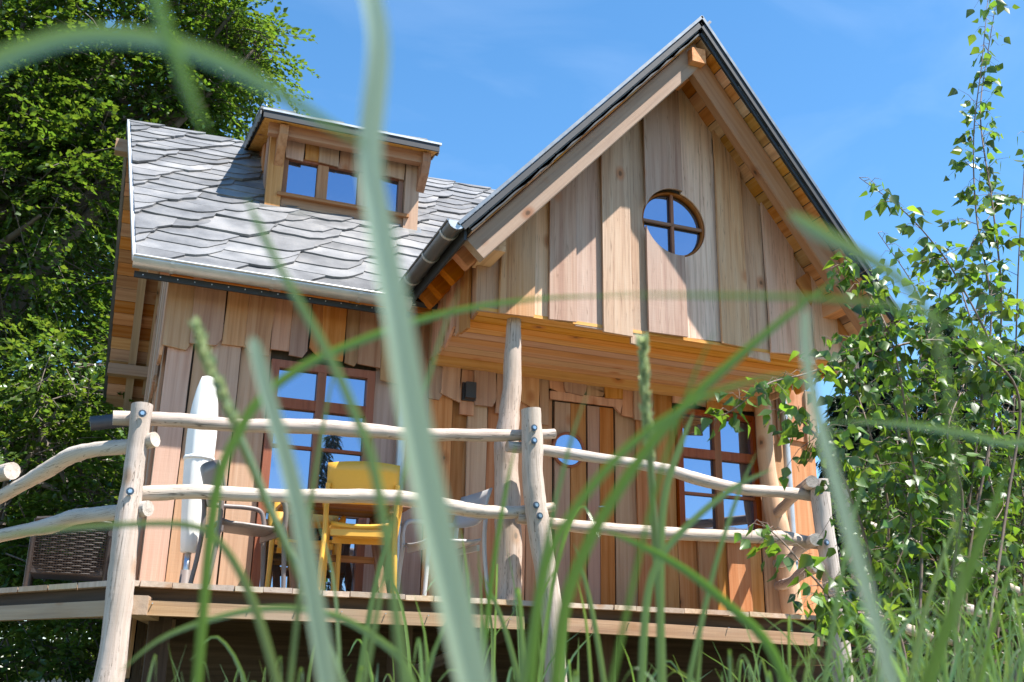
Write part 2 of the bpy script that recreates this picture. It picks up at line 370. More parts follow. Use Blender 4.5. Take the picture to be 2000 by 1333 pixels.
def board_poly(xl, xr, z0, z1, z1r=None, bot=None, wav=0.006):
    """outline of a rough sawn board in the wall plane (x, z); slightly crooked edges"""
    if z1r is None: z1r = z1
    L = []; Rr = []; k = 4
    tl, tr = random.uniform(-wav, wav)*1.5, random.uniform(-wav, wav)*1.5
    for i in range(k+1):
        t = i/k
        L.append((xl+tl*(t-0.5)*2+random.uniform(-wav, wav)*0.6, z0+(z1-z0)*t)); Rr.append((xr+tr*(t-0.5)*2+random.uniform(-wav, wav)*0.6, z0+(z1r-z0)*t))
    p = L[::-1]+Rr                                           # down the left edge, up the right edge
    q = random.random()
    sl = random.uniform(-0.012, 0.012); p[k] = (p[k][0], p[k][1]+sl); p[k+1] = (p[k+1][0], p[k+1][1]-sl)
    if bot == 'cut' and q < 0.55:
        c = random.uniform(0.03, 0.08); w = xr-xl
        if q < 0.22: p[k:k+1] = [(p[k][0], p[k][1]+c), (p[k][0]+c*0.6, p[k][1])]
        elif q < 0.44: p[k+1:k+2] = [(p[k+1][0]-c*0.6, p[k+1][1]), (p[k+1][0], p[k+1][1]+c)]
        else: p[k:k+1] = [(p[k][0], p[k][1]+random.uniform(0.05, 0.11))]
    return p
def boards(parent, segs, Y, thick, mat, axis='y', sign=-1, depth2=0.026, ov=0.02, bot=None, topfn=None, z0fn=None, z1=None, name='board', cutter=None, wmin=0.13, wmax=0.26):
    """segs: list of (x0, x1, z0, z1, edges or None)"""
    out = []; k = 0
    for (x0, x1, za, zb) in segs:
        xs = [x0]
        while xs[-1] < x1-1e-4:
            w = random.uniform(wmin, wmax)
            if x1-xs[-1]-w < wmin*0.75: xs.append(x1)
            else: xs.append(xs[-1]+w)
        out += board_run(parent, xs, za, zb, Y, thick, mat, axis, sign, depth2, ov, bot, topfn, name)
    return out
def board_run(parent, xs, za, zb, Y, thick, mat, axis='y', sign=-1, depth2=0.026, ov=0.02, bot=None, topfn=None, name='board', rag=0.0, ends=(True, True)):
    out = []; odd = random.randint(0, 1)
    for i in range(len(xs)-1):
        a, b = xs[i], xs[i+1]; over = (i+odd) % 2 == 0
        al = a-(ov if over and i > 0 else -0.004); bl = b+(ov*0.4 if over and i < len(xs)-2 else -0.004)
        if not over: al = a+0.022 if i > 0 else al
        zlo = za(0.5*(a+b)) if callable(za) else za
        zlo += random.uniform(-rag, rag)-(0.02 if over and rag else 0)
        if topfn: p = board_poly(al, bl, zlo, topfn(al), topfn(bl), bot)
        else: p = board_poly(al, bl, zlo, zb, None, bot)
        if topfn and al < PKX-0.03 < bl-0.06 and topfn is gtop: p.append((PKX, topfn(PKX)))
        d = Y+sign*(depth2 if over else 0)+random.uniform(-0.004, 0.004)
        if axis == 'y': pts = [(x, d, z) for x, z in p]; off = (0, sign*thick, 0)
        else: pts = [(d, x, z) for x, z in p]; off = (sign*thick, 0, 0)
        c = Vector((0.5*(al+bl), d, zlo)) if axis == 'y' else Vector((d, 0.5*(al+bl), zlo))
        out.append(MB().prism(pts, off).build(name, mat, parent, Matrix.Translation(c)))
    return out
def gtop(x): return zroof(x)-0.13

# --- front wall, two tiers of boards
fw = MB().box((0.34, 9.075, -0.55), (6.83, 9.135, 3.4)).build('front_wall', 'dark_wood', house)
FD = (1.17, 2.11, ZD, 2.74); ED = (3.87, 4.53, ZD, 2.70); RW = (5.20, 6.15, 1.50, 2.76)
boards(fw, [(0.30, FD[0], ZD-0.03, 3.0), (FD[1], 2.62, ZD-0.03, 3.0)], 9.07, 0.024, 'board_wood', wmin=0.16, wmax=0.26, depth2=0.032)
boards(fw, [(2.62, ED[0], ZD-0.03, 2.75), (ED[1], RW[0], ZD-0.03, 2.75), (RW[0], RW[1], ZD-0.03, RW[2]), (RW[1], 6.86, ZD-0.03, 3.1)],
       9.07, 0.024, 'fresh_shade_wood', wmin=0.16, wmax=0.26, depth2=0.032)
def up_run(x0, x1, zlo, zhi, rag=0.07, Y=9.012):
    xs = [x0]
    while xs[-1] < x1-1e-4:
        w = random.uniform(0.13, 0.24); xs.append(x1 if x1-xs[-1]-w < 0.1 else xs[-1]+w)
    board_run(fw, xs, zlo, zhi, Y, 0.024, 'fresh_shade_wood', ov=0.016, depth2=0.028, bot='cut', rag=rag)  # eave shade on the upper tier put into the board colour
up_run(0.24, FD[0]-0.02, 2.74, 3.46, 0.08); up_run(FD[0]-0.02, FD[1]+0.02, 2.80, 3.46, 0.04); up_run(FD[1]+0.02, 2.60, 2.62, 3.46, 0.1)
up_run(2.60, ED[0]-0.06, 2.50, 2.94, 0.09); up_run(ED[0]-0.06, ED[1]+0.06, 2.75, 2.94, 0.03); up_run(ED[1]+0.06, RW[0]-0.05, 2.52, 2.94, 0.1)
up_run(RW[0]-0.05, RW[1]+0.05, 2.80, 2.94, 0.03); up_run(RW[1]+0.05, 6.88, 2.55, 3.1, 0.08)
# --- left side wall
sw = MB().prism([(0.335, 9.15, -0.55), (0.335, 13.28, -0.55), (0.335, 13.28, 3.45), (0.335, 11.2, 5.5), (0.335, 9.15, 3.45)], (0.04, 0, 0)).build('side_wall', 'dark_wood', house)
def sidetop(y): return min(zmain(y), zback(y))-0.16
ys = list(np.cumsum([9.07]+[0.235]*18)); board_run(sw, ys, ZD-0.6, 3, 0.33, 0.024, 'board_wood', axis='x', topfn=sidetop)
ys = list(np.cumsum([9.03]+[0.22]*19)); board_run(sw, ys, 2.75, 3, 0.29, 0.024, 'board_wood', axis='x', topfn=sidetop, rag=0.1, bot='cut')

# --- gable front
gw = MB().prism([(2.62, 7.645, 3.0), (6.12, 7.645, 3.0), (6.12, 7.645, zr(6.12)-0.16), (PKX, 7.645, PKZ-0.18), (2.62, 7.645, zl(2.62)-0.16)], (0, 0.03, 0)).build('gable_wall', 'dark_wood', house)
gx = [at(px, 520, YG).x for px in (933, 982, 1042, 1076, 1122, 1180, 1229, 1266, 1334, 1406, 1452, 1497, 1548, 1583, 1622, 1664)]
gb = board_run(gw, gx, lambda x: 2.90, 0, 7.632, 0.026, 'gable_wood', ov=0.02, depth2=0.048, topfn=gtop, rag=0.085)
RWC, RWR = Vector((4.437, 7.6, 4.045)), 0.325
cut = MB().tube([(RWC.x, 7.3, RWC.z), (RWC.x, 7.72, RWC.z)], RWR, 48); cme = cut.mesh('cutter'); cob = bpy.data.objects.new('cutter', cme); COL.objects.link(cob)
for o in gb+[gw]:
    bx = [o.matrix_basis @ v.co for v in o.data.vertices]
    if min(v.x for v in bx) < RWC.x+RWR and max(v.x for v in bx) > RWC.x-RWR:
        md = o.modifiers.new('cut', 'BOOLEAN'); md.object = cob; md.operation = 'DIFFERENCE'; md.solver = 'EXACT'
bpy.context.view_layer.update(); dg = bpy.context.evaluated_depsgraph_get()
for o in gb+[gw]:
    if o.modifiers:
        me = bpy.data.meshes.new_from_object(o.evaluated_get(dg)); o.modifiers.clear(); o.data = me
        if not me.materials: me.materials.append(MATS['gable_wood'])
bpy.data.objects.remove(cob)
# round window in the gable
rw = empty('round_window', RWC, parent=house)
mb = MB()
for (ra, rb, ya, yb) in ((RWR-0.002, RWR-0.022, 7.625, 7.69),):
    n = 40; vs = []
    for k in range(n):
        a = 2*math.pi*k/n; ca, sa = math.cos(a), math.sin(a)
        vs += [(RWC.x+ra*ca, ya, RWC.z+ra*sa), (RWC.x+rb*ca, ya, RWC.z+rb*sa), (RWC.x+rb*ca, yb, RWC.z+rb*sa), (RWC.x+ra*ca, yb, RWC.z+ra*sa)]
    fs = [(4*k+i, 4*((k+1) % n)+i, 4*((k+1) % n)+(i+1) % 4, 4*k+(i+1) % 4) for k in range(n) for i in range(4)]
    mb.add(vs, fs, True)
mb.build('frame', 'frame_wood', rw)
for q in range(4):
    a0 = q*math.pi/2; r = RWR-0.028
    pts = [(RWC.x, 7.672, RWC.z)]+[(RWC.x+r*math.cos(a0+i*math.pi/16), 7.672, RWC.z+r*math.sin(a0+i*math.pi/16)) for i in range(9)]
    MB().prism(pts, (0, 0.004, 0)).build('pane', 'window_glass', rw)
beam('muntin', (RWC.x, 7.65, RWC.z-RWR+0.02), (RWC.x, 7.65, RWC.z+RWR-0.02), 0.028, 0.03, 'frame_wood', rw, (0, 1, 0))
beam('muntin', (RWC.x-RWR+0.02, 7.648, RWC.z), (RWC.x+RWR-0.02, 7.648, RWC.z), 0.028, 0.026, 'frame_wood', rw, (0, 1, 0))
# gable side returns
gs = MB().prism([(2.625, 7.66, 3.0), (2.625, 9.0, 3.0), (2.625, 9.0, 3.62), (2.625, 7.66, 3.62)], (0.03, 0, 0)).build('gable_side_wall', 'dark_wood', house)
board_run(gs, list(np.linspace(7.61, 9.0, 8)), 2.90, 3.66, 2.615, 0.024, 'fresh_shade_wood', axis='x', rag=0.04, bot='cut')
gs2 = MB().prism([(6.13, 7.66, 3.0), (6.13, 9.0, 3.0), (6.13, 9.0, 3.40), (6.13, 7.66, 3.40)], (0.03, 0, 0)).build('gable_side_wall', 'dark_wood', house)
board_run(gs2, list(np.linspace(7.61, 9.0, 8)), 2.90, 3.42, 6.165, 0.024, 'porch_wood', axis='x', sign=1, rag=0.04, bot='cut')
# porch ceiling planks
ce = MB().box((2.63, 7.7, 2.975), (6.12, 9.06, 2.985)).build('porch_ceiling', 'dark_wood', house)
ysn = np.linspace(7.60, 9.04, 11)
for i in range(10):
    dz = 0.006*((i*7) % 3)
    beam('plank', (2.60, (ysn[i]+ysn[i+1])/2, 2.957-dz*0.5), (6.16, (ysn[i]+ysn[i+1])/2, 2.957-dz*0.5), ysn[i+1]-ysn[i]-0.006, 0.028, 'porch_wood', ce)
beam('edge_beam', (2.62, 8.93, 2.90), (6.2, 8.93, 2.90), 0.10, 0.08, 'porch_wood', house, jit=0.004)

# --- roofs: sheathing and slates
def slates(parent, region, to3, w0, w1, e0, e1, vmax, single=True, mat='slate', limit=300):
    joined = MB(); v = -0.12; row = 0; cnt = 0
    umin = min(p[0] for p in region)-1; umax = max(p[0] for p in region)+1
    while v < vmax:
        t = max(0, min(1, v/vmax)); e = e0+(e1-e0)*t; wd = w0+(w1-w0)*t
        u = umin-1+((row*0.36) % 1.0)*wd
        while u < umax:
            ww = wd*random.uniform(0.9, 1.1); ee = e*random.uniform(0.94, 1.06); j = random.uniform(-0.015, 0.015)
            shape = [(0, 0.60), (0.16, 0.42), (0.36, 0.25), (0.60, 0.10), (0.84, 0.0), (0.97, 0.02), (1.06, 0.13), (1.15, 0.42), (1.34, 1.0), (1.42, 1.95), (0.05, 1.95)]
            nz_ = lambda: random.uniform(-0.014, 0.014)
            loc = [(u+a*ww+nz_(), v+j+b*ee+(nz_() if b < 1.5 else 0)) for a, b in shape]
            pl = clip_convex(loc, region)
            if len(pl) >= 3 and area(pl) > 0.006:
                tl = random.uniform(-0.006, 0.010); th = random.uniform(0.016, 0.026)
                def hh(p):
                    b = (p[1]-v-j)/ee; a = (p[0]-u)/ww
                    return 0.004+0.028*(1-min(1.9, b)/1.9)+0.02*a+tl*0.6
                base = [to3(p[0], p[1], hh(p)) for p in pl]; top = [to3(p[0], p[1], hh(p)+th) for p in pl]
                n = len(pl); vs = base+top; fs = [tuple(range(n)), tuple(range(2*n-1, n-1, -1))]+[(i, i+n, (i+1) % n+n, (i+1) % n) for i in range(n)]
                if single: 
                    MB().add(vs, fs).build('slate', mat, parent)
                else: joined.add(vs, fs)
                cnt += 1
            u += ww
        v += e; row += 1
    if not single: 
        o = joined.build('slates', mat, parent); o['kind'] = 'stuff'
    return cnt
SM = (ZR-ZE)/(YR-YE); cm = 1/math.sqrt(1+SM*SM); LM = (YR-YE)/cm
def main3(u, v, h): return Vector((u, YE+v*cm-h*SM*cm, ZE+v*SM*cm+h*cm))
roof = MB().add([main3(*p) for p in [(-0.06, 0, -0.06), (6.6, 0, -0.06), (6.6, LM, -0.06), (-0.33, LM, -0.06), (-0.06, 0, -0.012), (6.6, 0, -0.012), (6.6, LM, -0.012), (-0.33, LM, -0.012)]],
     [(0, 3, 2, 1), (4, 5, 6, 7), (0, 1, 5, 4), (1, 2, 6, 5), (2, 3, 7, 6), (3, 0, 4, 7)]).build('main_roof', 'membrane', house)
n1 = slates(roof, [(-0.05, -0.07), (2.33, -0.07), (4.5, LM-0.12), (4.5, LM), (-0.325, LM)], main3, 0.62, 0.42, 0.215, 0.145, LM)
print('SLATES', n1)
# rear slope and its sheathing boards, seen from below at the left verge
def back3(u, v, h): return Vector((u, YR+v*0.7071+h*0.7071, ZR-v*0.7071+h*0.7071))
LB = 3.62
rear = MB().add([back3(*p) for p in [(-0.33, 0, -0.035), (6.6, 0, -0.035), (6.6, LB, -0.035), (-0.2, LB, -0.035), (-0.33, 0, 0.03), (6.6, 0, 0.03), (6.6, LB, 0.03), (-0.2, LB, 0.03)]],
     [(0, 3, 2, 1), (4, 5, 6, 7), (0, 1, 5, 4), (1, 2, 6, 5), (2, 3, 7, 6), (3, 0, 4, 7)]).build('rear_roof', 'slate', house)
nb = 22
for i in range(nb):
    v0, v1 = LB*i/nb, LB*(i+1)/nb; xv = -0.32+0.13*(i+0.5)/nb
    beam('sheathing_board', back3(xv, (v0+v1)/2, -0.05), back3(0.55, (v0+v1)/2, -0.05), LB/nb-0.006, 0.024, 'soffit_wood', rear, (0, 0.7071, 0.7071))
nb = 22
for i in range(nb):
    v0, v1 = LM*i/nb, LM*(i+1)/nb; xv = -0.05-0.26*(i+0.5)/nb
    beam('sheathing_board', main3(xv, (v0+v1)/2, -0.075), main3(0.55, (v0+v1)/2, -0.075), LM/nb-0.006, 0.024, 'soffit_wood', roof, (0, -0.7071, 0.7071))
beam('rafter', back3(0.0, 0.1, -0.13), back3(0.06, LB-0.05, -0.13), 0.09, 0.13, 'beam_wood', house, (0, 0.7071, 0.7071))
beam('rafter', back3(0.24, 0.1, -0.13), back3(0.24, LB-0.3, -0.13), 0.06, 0.13, 'beam_wood', house, (0, 0.7071, 0.7071))
beam('rafter', main3(0.10, 0.12, -0.16), main3(0.0, LM-0.1, -0.16), 0.09, 0.13, 'beam_wood', house, (0, -0.7071, 0.7071))
beam('purlin', (-0.44, 11.2, 5.60), (0.5, 11.2, 5.60), 0.13, 0.15, 'beam_wood', house)
beam('purlin', (-0.22, 13.15, 3.62), (0.5, 13.15, 3.62), 0.13, 0.13, 'beam_wood', house)
# ridge cap, verge flashing on the left
beam('ridge_flashing', main3(-0.34, LM+0.01, 0.035), main3(4.3, LM+0.01, 0.035), 0.10, 0.02, 'zinc', roof, (0, -0.5, 0.85))
beam('verge_flashing', main3(-0.066, -0.03, 0.02), main3(-0.345, LM+0.02, 0.02), 0.03, 0.055, 'zinc', roof, (0, -0.7071, 0.7071))
beam('verge_flashing', back3(-0.345, 0, 0.0), back3(-0.215, LB, 0.0), 0.03, 0.09, 'zinc_dark', rear, (0, 0.7071, 0.7071))
beam('eave_flashing', main3(-0.07, -0.05, 0.0), main3(2.33, -0.05, 0.0), 0.10, 0.006, 'zinc', roof, (0, -0.7071, 0.7071))

# gable roof slopes
cl, sl_ = 1/math.sqrt(1+SLL**2), SLL/math.sqrt(1+SLL**2); LL = (PKX-2.25)/cl
def gl3(u, v, h): return Vector((2.25+v*cl-h*sl_, u, zl(2.25)+v*sl_+h*cl))
cr_, sr_ = 1/math.sqrt(1+SLR**2), SLR/math.sqrt(1+SLR**2); XR = 6.36; LR = (XR-PKX)/cr_
def gr3(u, v, h): return Vector((XR-v*cr_+h*sr_, u, zr(XR)+v*sr_+h*cr_))
def slab(f3, pts, h0, h1, name, mat, parent):
    n = len(pts); vs = [f3(p[0], p[1], h0) for p in pts]+[f3(p[0], p[1], h1) for p in pts]
    return MB().add(vs, [tuple(range(n)), tuple(range(2*n-1, n-1, -1))]+[(i, i+n, (i+1) % n+n, (i+1) % n) for i in range(n)]).build(name, mat, parent)
groof = slab(gl3, [(YV+0.02, 0.0), (8.75, 0.0), (11.1, LL), (YV+0.02, LL)], -0.10, -0.072, 'gable_roof', 'membrane', house)
slates(groof, [(YV+0.03, -0.05), (8.70, -0.05), (11.1, LL), (YV+0.03, LL)], lambda u, v, h: gl3(u, v, h-0.075), 0.5, 0.4, 0.27, 0.18, LL, single=False)
groof2 = slab(gr3, [(YV+0.02, 0.0), (9.3, 0.0), (11.1, LR), (YV+0.02, LR)], -0.10, -0.072, 'gable_roof', 'membrane', house)
slates(groof2, [(YV+0.03, -0.05), (9.3, -0.05), (11.1, LR), (YV+0.03, LR)], lambda u, v, h: gr3(u, v, h-0.075), 0.5, 0.4, 0.27, 0.18, LR, single=False)
for f3, L, par, m in ((gr3, LR, groof2, 20), (gl3, LL, groof, 19)):
    nrm = (f3(0, 0, 1)-f3(0, 0, 0))
    for i in range(m):
        v = L*(i+0.5)/m; beam('sheathing_board', f3(YV+0.04+random.uniform(0, 0.012), v, -0.095), f3(7.66, v, -0.095), L/m-0.008, 0.024, 'soffit_wood', par, nrm)
    beam('rake_flashing', f3(YV-0.005, -0.06, 0.005), f3(YV-0.005, L+0.012, 0.005), 0.02, 0.026, 'zinc_dark', par, nrm)
    beam('rake_flashing', f3(YV+0.006, -0.05, -0.036), f3(YV+0.006, L, -0.036), 0.02, 0.052, 'membrane', par, nrm)
    beam('barge_rafter', f3(7.19, -0.02, -0.215), f3(7.19, L-0.05, -0.215), 0.10, 0.20, 'rafter_wood', house, nrm, chamfer=0.008, jit=0.003)
# ragged slate edges that show below the left rake flashing
mb = MB(); v = 0.0
while v < LL-0.1:
    d = random.uniform(0.2, 0.34); q = random.uniform(0.0, 0.012)
    pts = [(YV+0.02, v, -0.062), (YV+0.02, v+d, -0.062), (YV+0.02, v+d, -0.085-q*0.3), (YV+0.02, v+d*0.5, -0.09-q), (YV+0.02, v, -0.085)]
    mb.prism([gl3(*p) for p in pts], (0, 0.012, 0)); v += d*0.97
o = mb.build('verge_slates', 'slate', groof); o['kind'] = 'stuff'
# rafter tails along the left eave of the gable, and on the right
for f3, L, ysx in ((gl3, LL, (7.62, 7.98, 8.34, 8.62)), (gr3, LR, (7.62, 8.0, 8.4))):
    nrm = (f3(0, 0, 1)-f3(0, 0, 0))
    for yy in ysx: beam('rafter_tail', f3(yy, 0.06, -0.185), f3(yy, 0.75, -0.185), 0.11, 0.17, 'tail_wood', house, nrm, chamfer=0.014)
for f3, L in ((gl3, LL), (gr3, LR)):
    nrm = (f3(0, 0, 1)-f3(0, 0, 0))
    for i in range(4):
        v = 0.02+0.16*(i+0.5); beam('sheathing_board', f3(7.66, v, -0.095), f3(8.75, v, -0.095), 0.155, 0.024, 'soffit_wood', groof if f3 is gl3 else groof2, nrm)
# purlins poking through the gable
beam('ridge_purlin', (4.43, 7.06, 5.475), (4.43, 7.7, 5.475), 0.14, 0.14, 'porch_wood', house, jit=0.003)
pc = at(972, 474, 7.26); beam('eave_purlin', pc, pc+V(0, 0.42, 0), 0.14, 0.14, 'porch_wood', house)
beam('eave_purlin', (6.02, 7.2, 3.42), (6.02, 7.65, 3.42), 0.14, 0.14, 'porch_wood', house)

# --- gutters and downpipes
def gutter(a, b, r, name, mat, parent, seg=10):
    m = frame(a, b); L = (Vector(b)-Vector(a)).length; mb = MB(); vs = []
    for zz in (0, L):
        for rr in (r, r-0.006):
            for k in range(seg+1):
                t = math.pi*k/seg; vs.append((rr*math.cos(t), -rr*math.sin(t), zz))
    n = seg+1; fs = []
    for k in range(seg):
        fs += [(k, k+1, 2*n+k+1, 2*n+k), (n+k, 3*n+k, 3*n+k+1, n+k+1)]
    for q in (0, seg): fs.append((q, 2*n+q, 3*n+q, n+q))
    mb.add(vs, fs, True)
    # rolled front bead
    for sx in (-1, 1): mb.tube([(sx*r, 0.0, 0), (sx*r, 0.0, L)], 0.011, 6)
    me = mb.mesh(name); me.materials.append(MATS[mat]); return link(bpy.data.objects.new(name, me), parent, m)
def bracket(c, d, r, parent):
    d = Vector(d).normalized(); m = frame(Vector(c)-d*0.015, Vector(c)+d*0.015); mb = MB(); vs = []
    for zz in (0, 0.03):
        for rr in (r+0.006, r+0.0015):
            for k in range(9): t = math.pi*k/8; vs.append((rr*math.cos(t), -rr*math.sin(t), zz))
    fs = []
    for k in range(8): fs += [(k, k+1, 18+k+1, 18+k), (k, 9+k, 9+k+1, k+1), (18+k, 18+k+1, 27+k+1, 27+k)]
    mb.add(vs, fs); me = mb.mesh('bracket'); me.materials.append(MATS['zinc']); link(bpy.data.objects.new('bracket', me), parent, m)
g1a, g1b = V(-0.07, 8.565, 3.318), V(2.28, 8.565, 3.298)
g1 = gutter(g1a, g1b, 0.08, 'gutter', 'zinc', house)
for t in (0.13, 0.48, 0.80): bracket(g1a.lerp(g1b, t), g1b-g1a, 0.08, g1)
g2a, g2b = V(2.195, 7.0, 3.40), V(2.195, 8.62, 3.385)
g2 = gutter(g2a, g2b, 0.072, 'gutter', 'zinc_dark', house)
for t in (0.12, 0.42, 0.75): bracket(g2a.lerp(g2b, t), g2b-g2a, 0.072, g2)
mbe = MB(); pts = [(2.195+0.07*math.cos(math.pi*k/8), 7.0, 3.40-0.07*math.sin(math.pi*k/8)) for k in range(9)]; mbe.prism(pts, (0, 0.006, 0)); mbe.build('end_cap', 'zinc', g2)
g3 = gutter(V(6.42, 7.05, 3.22), V(6.42, 9.2, 3.21), 0.072, 'gutter', 'zinc_dark', house)
fa = beam('fascia_strip', (-0.05, 8.66, 3.215), (2.3, 8.66, 3.20), 0.025, 0.05, 'membrane', house)
for i in range(17):
    c = V(0.02+i*0.138, 8.646, 3.213); MB().tube([c, c+V(0, -0.004, 0)], 0.006, 6).build('nail', 'steel', fa, frame(c, c+V(0, -1, 0)))
beam('fascia_strip', (2.285, 7.06, 3.335), (2.285, 8.6, 3.32), 0.02, 0.11, 'membrane', house)
for i, xx in enumerate((0.19, 0.47, 1.12, 1.83)):
    beam('rafter_tail', main3(xx, 0.02, -0.13), main3(xx, 0.55, -0.13), 0.075, 0.10, 'tail_wood', house, (0, -0.7071, 0.7071))
beam('wall_plate', (0.25, 8.98, 3.40), (2.6, 8.98, 3.40), 0.1, 0.1, 'porch_wood', house)
# eave soffit
sf = MB().prism([main3(-0.04, 0.03, -0.07), main3(2.4, 0.03, -0.07), main3(2.4, 0.6, -0.07), main3(-0.1, 0.6, -0.07)], (0, 0.008, -0.008)).build('eave_soffit', 'soffit_wood', house)
def downpipe(pts, r=0.042):
    P = catmull(pts, 5); o = MB().tube(P, r, 12).build('downpipe', 'zinc', house)
    for t in (0.45, 0.85):
        c = Vector(P[int(len(P)*t)]); MB().tube([c-V(0, 0, 0.012), c+V(0, 0, 0.012)], r+0.006, 12).build('clip', 'zinc_dark', o)
downpipe([(2.22, 8.62, 3.28), (2.25, 8.75, 3.1), (2.34, 8.92, 2.9), (2.36, 8.94, 2.6), (2.36, 8.94, 1.8), (2.36, 8.94, 0.66)])
dq = [at(1530, 790, 8.93), at(1533, 830, 8.93), at(1541, 940, 8.93), at(1548, 1050, 8.93), at(1556, 1180, 8.93)]
downpipe([(6.42, 8.98, 3.15)]+dq, 0.036)

# --- windows and doors
def window(name, x0, x1, z0, z1, Y, fw_, cols, rows, sash=0.035, transom=None, sill=False):
    """cols / rows: inner divider positions; transom: z of the thick bar"""
    wd = empty(name, ((x0+x1)/2, Y, z0), parent=house); mb = MB(); d0, d1 = Y-0.075, Y+0.0
    mb.box((x0, d0, z0), (x0+fw_, d1, z1)); mb.box((x1-fw_, d0, z0), (x1, d1, z1))
    mb.box((x0+fw_, d0+0.002, z1-fw_), (x1-fw_, d1, z1)); mb.box((x0+fw_, d0+0.002, z0), (x1-fw_, d1, z0+fw_))
    mb.build('frame', 'frame_wood', wd, Matrix.Translation(((x0+x1)/2, Y, z0)))
    if transom: MB().box((x0+fw_, d0+0.006, transom-0.045), (x1-fw_, d1, transom+0.045)).build('transom_bar', 'frame_wood', wd, Matrix.Translation(((x0+x1)/2, Y, z0)))
    zs = [z0+fw_]+list(rows)+[z1-fw_]; xs = [x0+fw_]+list(cols)+[x1-fw_]
    for c, wdt in zip(cols, [0.075]*len(cols)):
        beam('mullion', (c, d0+0.028, z0+fw_), (c, d0+0.028, z1-fw_), wdt, 0.045, 'frame_wood', wd, (0, 1, 0))
    for r in rows:
        if transom and abs(r-transom) < 0.02: continue
        beam('muntin', (x0+fw_, d0+0.035, r), (x1-fw_, d0+0.035, r), 0.028, 0.028, 'frame_wood', wd, (0, 1, 0))
    for i in range(len(xs)-1):
        for j in range(len(zs)-1):
            p = [(xs[i]-0.005, zs[j]), (xs[i+1]+0.005, zs[j]), (xs[i+1]+0.005, zs[j+1]), (xs[i]-0.005, zs[j+1])]
            tx, tz = random.uniform(-0.003, 0.003), random.uniform(-0.003, 0.003)
            MB().prism([(p[0][0], Y-0.022-tx, p[0][1]), (p[1][0], Y-0.022+tx, p[1][1]), (p[2][0], Y-0.022+tx+tz, p[2][1]), (p[3][0], Y-0.022-tx+tz, p[3][1])], (0, 0.004, 0)).build('pane', 'window_glass', wd)
    if sill: MB().box((x0-0.05, d0-0.06, z0-0.045), (x1+0.05, d1, z0-0.003), 0.002).build('sill', 'frame_wood', wd)
    return wd
window('french_door', FD[0]+0.005, FD[1]-0.005, ZD, FD[3], 9.07, 0.07, [1.625], [1.42, 1.98, 2.36], transom=2.36)
window('window', RW[0]+0.005, RW[1]-0.005, RW[2], RW[3], 9.07, 0.06, [5.67], [1.90, 2.31], transom=2.31, sill=True)
dr = empty('entry_door', (4.2, 9.07, ZD), parent=house)
board_run(dr, [3.89, 4.05, 4.21, 4.36, 4.51], ZD+0.02, 2.67, 9.06, 0.03, 'door_wood', ov=0.0, depth2=0.006, name='plank')
mb = MB(); pts = [(4.02+0.15*math.cos(2*math.pi*k/28), 9.008, 2.205+0.15*math.sin(2*math.pi*k/28)) for k in range(28)]
mb.prism(pts, (0, 0.01, 0)).build('pane', 'window_glass', dr)
n = 28; vs = []
for k in range(n):
    ca, sa = math.cos(2*math.pi*k/n), math.sin(2*math.pi*k/n)
    vs += [(4.02+0.148*ca, 8.995, 2.205+0.148*sa), (4.02+0.172*ca, 8.995, 2.205+0.172*sa), (4.02+0.172*ca, 9.03, 2.205+0.172*sa), (4.02+0.148*ca, 9.03, 2.205+0.148*sa)]
MB().add(vs, [(4*k+i, 4*((k+1) % n)+i, 4*((k+1) % n)+(i+1) % 4, 4*k+(i+1) % 4) for k in range(n) for i in range(4)], True).build('window_rim', 'frame_wood', dr)
MB().prism([(3.82, 8.985, 2.68), (4.50, 8.985, 2.68), (4.57, 8.985, 2.62), (4.60, 8.985, 2.76), (3.82, 8.985, 2.76)], (0, 0.03, 0)).build('lintel_board', 'fresh_shade_wood', dr)
MB().tube([(4.43, 9.0, 1.68), (4.43, 8.95, 1.68), (4.36, 8.95, 1.68), (4.31, 8.95, 1.675)], 0.010, 8).build('handle', 'steel', dr)
# --- porch posts (natural logs carrying the gable)
log('porch_post', [at(993, 1190, 7.72), at(994, 1100, 7.72), at(990, 960, 7.72), at(989, 870, 7.72), at(999, 760, 7.72), at(1004, 617, 7.72)], [0.095, 0.10, 0.105, 0.10, 0.075, 0.06], 'log_wood', house, wob=0.004)
log('porch_post', [at(1548, 1200, 8.88), at(1534, 1100, 8.88), at(1520, 1030, 8.88), at(1510, 985, 8.88), at(1497, 900, 8.88), at(1487, 742, 8.88)], [0.105, 0.105, 0.105, 0.10, 0.09, 0.082], 'board_wood', house, wob=0.002)

# --- dormer
DY = 9.85; dm = empty('dormer', (1.85, DY, 4.55), parent=house)
dx0, dx1 = 1.06, 2.63; dzt = 5.42
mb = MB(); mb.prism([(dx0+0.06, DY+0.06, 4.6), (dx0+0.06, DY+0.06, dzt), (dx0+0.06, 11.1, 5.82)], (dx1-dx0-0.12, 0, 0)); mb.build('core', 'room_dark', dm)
def droof(y): return 5.44+(y-9.5)*0.257
for i in range(6):
    ya, yb = DY+0.02+i*0.2, DY+0.02+(i+1)*0.2+0.012; zb0, zb1 = zmain(ya)-0.02, zmain(yb)-0.02
    d = 0.018*(i % 2)
    for sx, xx in ((-1, dx0+0.05-d), (1, dx1-0.05+d)):
        MB().prism([(xx, ya, zb0), (xx, yb, zb1), (xx, yb, max(zb1+0.02, droof(yb)-0.09)), (xx, ya, droof(ya)-0.09)], (sx*0.022, 0, 0)).build('cheek_board', 'fresh_shade_wood', dm, Matrix.Translation((xx, ya, zb0)))
